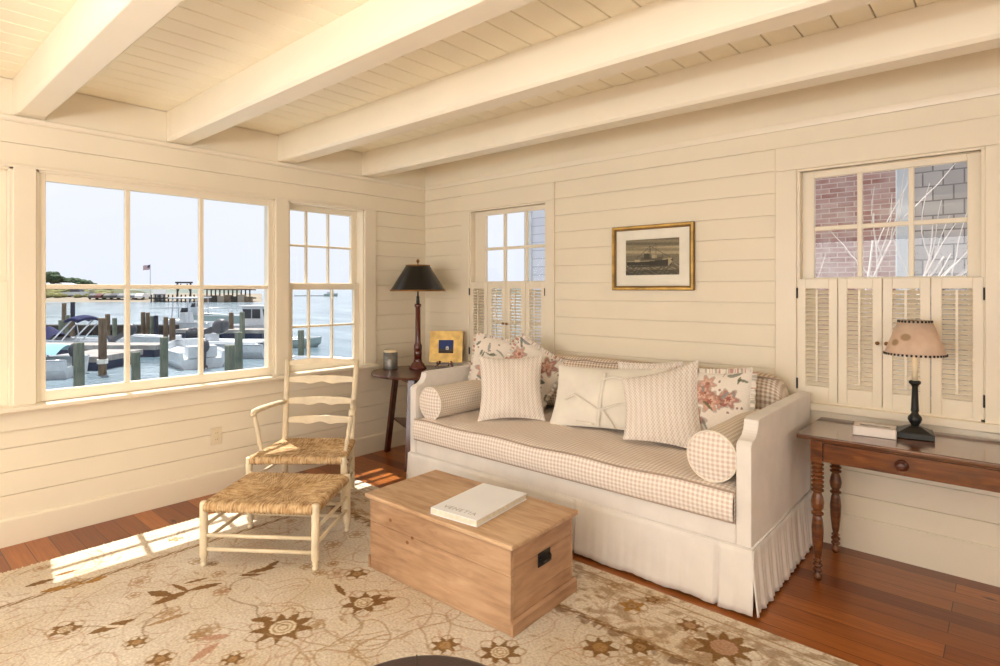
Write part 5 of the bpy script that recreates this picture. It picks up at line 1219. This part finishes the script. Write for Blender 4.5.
# ------------------------------------------------------------------ neighbouring houses behind the right wall
def brick_mat():
    m, nt, p = nodes('old_brick'); br = N(nt, 'ShaderNodeTexBrick'); 
    co = coords(nt, (1,1,1), 'Object', (math.pi/2, 0, 0)); nt.links.new(co, br.inputs['Vector'])
    br.inputs['Scale'].default_value = 1; br.inputs['Brick Width'].default_value = .21; br.inputs['Row Height'].default_value = .072; br.inputs['Mortar Size'].default_value = .007
    br.inputs['Color1'].default_value = srgb(156,104,96); br.inputs['Color2'].default_value = srgb(190,152,144); br.inputs['Mortar'].default_value = srgb(206,190,180)  # brick tones lightened to imitate haze and reflection over the wall
    n = N(nt, 'ShaderNodeTexNoise', Scale=3.5, Detail=5.0); nt.links.new(coords(nt), n.inputs['Vector'])
    nt.links.new(mixc(nt, ramp(nt, n.outputs[0], [(.42,(0,0,0,1)),(.7,(.6,.6,.6,1))]), br.outputs[0], srgb(206,188,180)), p.inputs['Base Color']); p.inputs['Roughness'].default_value = .9; bump(nt, p, br.outputs['Fac'], -.5, .008); return m
def shingle_mat(name, c1, c2, cm, row, wd):
    m, nt, p = nodes(name); br = N(nt, 'ShaderNodeTexBrick'); co = coords(nt, (1,1,1), 'Object', (math.pi/2, 0, 0)); nt.links.new(co, br.inputs['Vector'])
    br.inputs['Scale'].default_value = 1; br.inputs['Brick Width'].default_value = wd; br.inputs['Row Height'].default_value = row; br.inputs['Mortar Size'].default_value = .006
    br.inputs['Color1'].default_value = c1; br.inputs['Color2'].default_value = c2; br.inputs['Mortar'].default_value = cm
    nt.links.new(br.outputs[0], p.inputs['Base Color']); p.inputs['Roughness'].default_value = .9; bump(nt, p, br.outputs['Fac'], -.6, .01); return m
NY = 2.5
t = thing('brick_building', 'old red brick house wall beyond the right window', 'building', (2.45, NY+3.4, -1.6))
MB().box(-1.9,0,0,1.0,1.6,8.5).build('brick_wall', brick_mat(), t)
t = thing('shingled_house', 'grey wood-shingled house wall beside the brick building', 'building', (3.475, NY+.02, -1.6))
MB().box(-.12,-.03,0,-.001,.4,6.5).build('corner_board', M['shed'], t, bevel=.01)
MB().box(0,0,0,2.6,1.6,6.5).build('shingle_wall', shingle_mat('grey_cedar_shingle', srgb(158,154,152), srgb(182,176,174), srgb(112,108,108), .125, .14), t)
t = thing('white_house', 'pale clapboard house seen in the right-hand panes of the window behind the daybed', 'building', (-.86, NY+.1, -1.6))
MB().box(0,0,0,1.6,1.4,5.6).build('clapboard_wall', shingle_mat('pale_clapboard', srgb(206,208,218), srgb(214,216,224), srgb(176,178,190), .11, 3.0), t)
MB().box(-.03,-.03,0,.09,.0,5.6).build('corner_board', M['white'], t)
MB().box(.5,-.05,2.0,.58,-.001,3.1).box(.9,-.05,2.0,.98,-.001,3.1).box(.5,-.05,3.1,.98,-.001,3.18).build('porch_frame', M['white'], t)
# bare branches between the houses
mb = MB(); q = random.Random(8)
def grow(p, d, L_, r, k):
    p = Vector(p); d = Vector(d).normalized(); pts = [p]
    for i in range(6): d = (d+Vector((q.uniform(-.16,.16), q.uniform(-.05,.05), q.uniform(-.08,.16)))).normalized(); p = p+d*(L_/6); pts.append(p)
    mb.tube(pts, [r*(1-.6*i/6) for i in range(7)], 5)
    if k > 0:
        for i in range(3): grow(pts[2+i], d+Vector((q.uniform(-.9,.9), q.uniform(-.2,.2), q.uniform(-.2,.5))), L_*.7, r*.55, k-1)
for s in (-1, .1, 1): grow((0,0,2.2), (s*.55, 0, 1), 1.2, .018, 2)
mb.tube([(0,0,0),(0,0,2.2)], .03, 7); tag(mb.build('bare_shrub', paint('pale_bark', srgb(212,204,200), .8), None, loc=(3.15, NY-.7, -1.6)), 'bare pale-branched shrub in front of the brick and shingle walls', 'shrub')
MB_ = MB(); MB_.add([(-1.2,.3,-1.61),(60,.3,-1.61),(60,12,-1.61),(-1.2,12,-1.61)], [(0,1,2,3)]); struct(MB_.build('yard_ground', paint('pale_gravel', srgb(190,182,170), .9, .1, 1)))
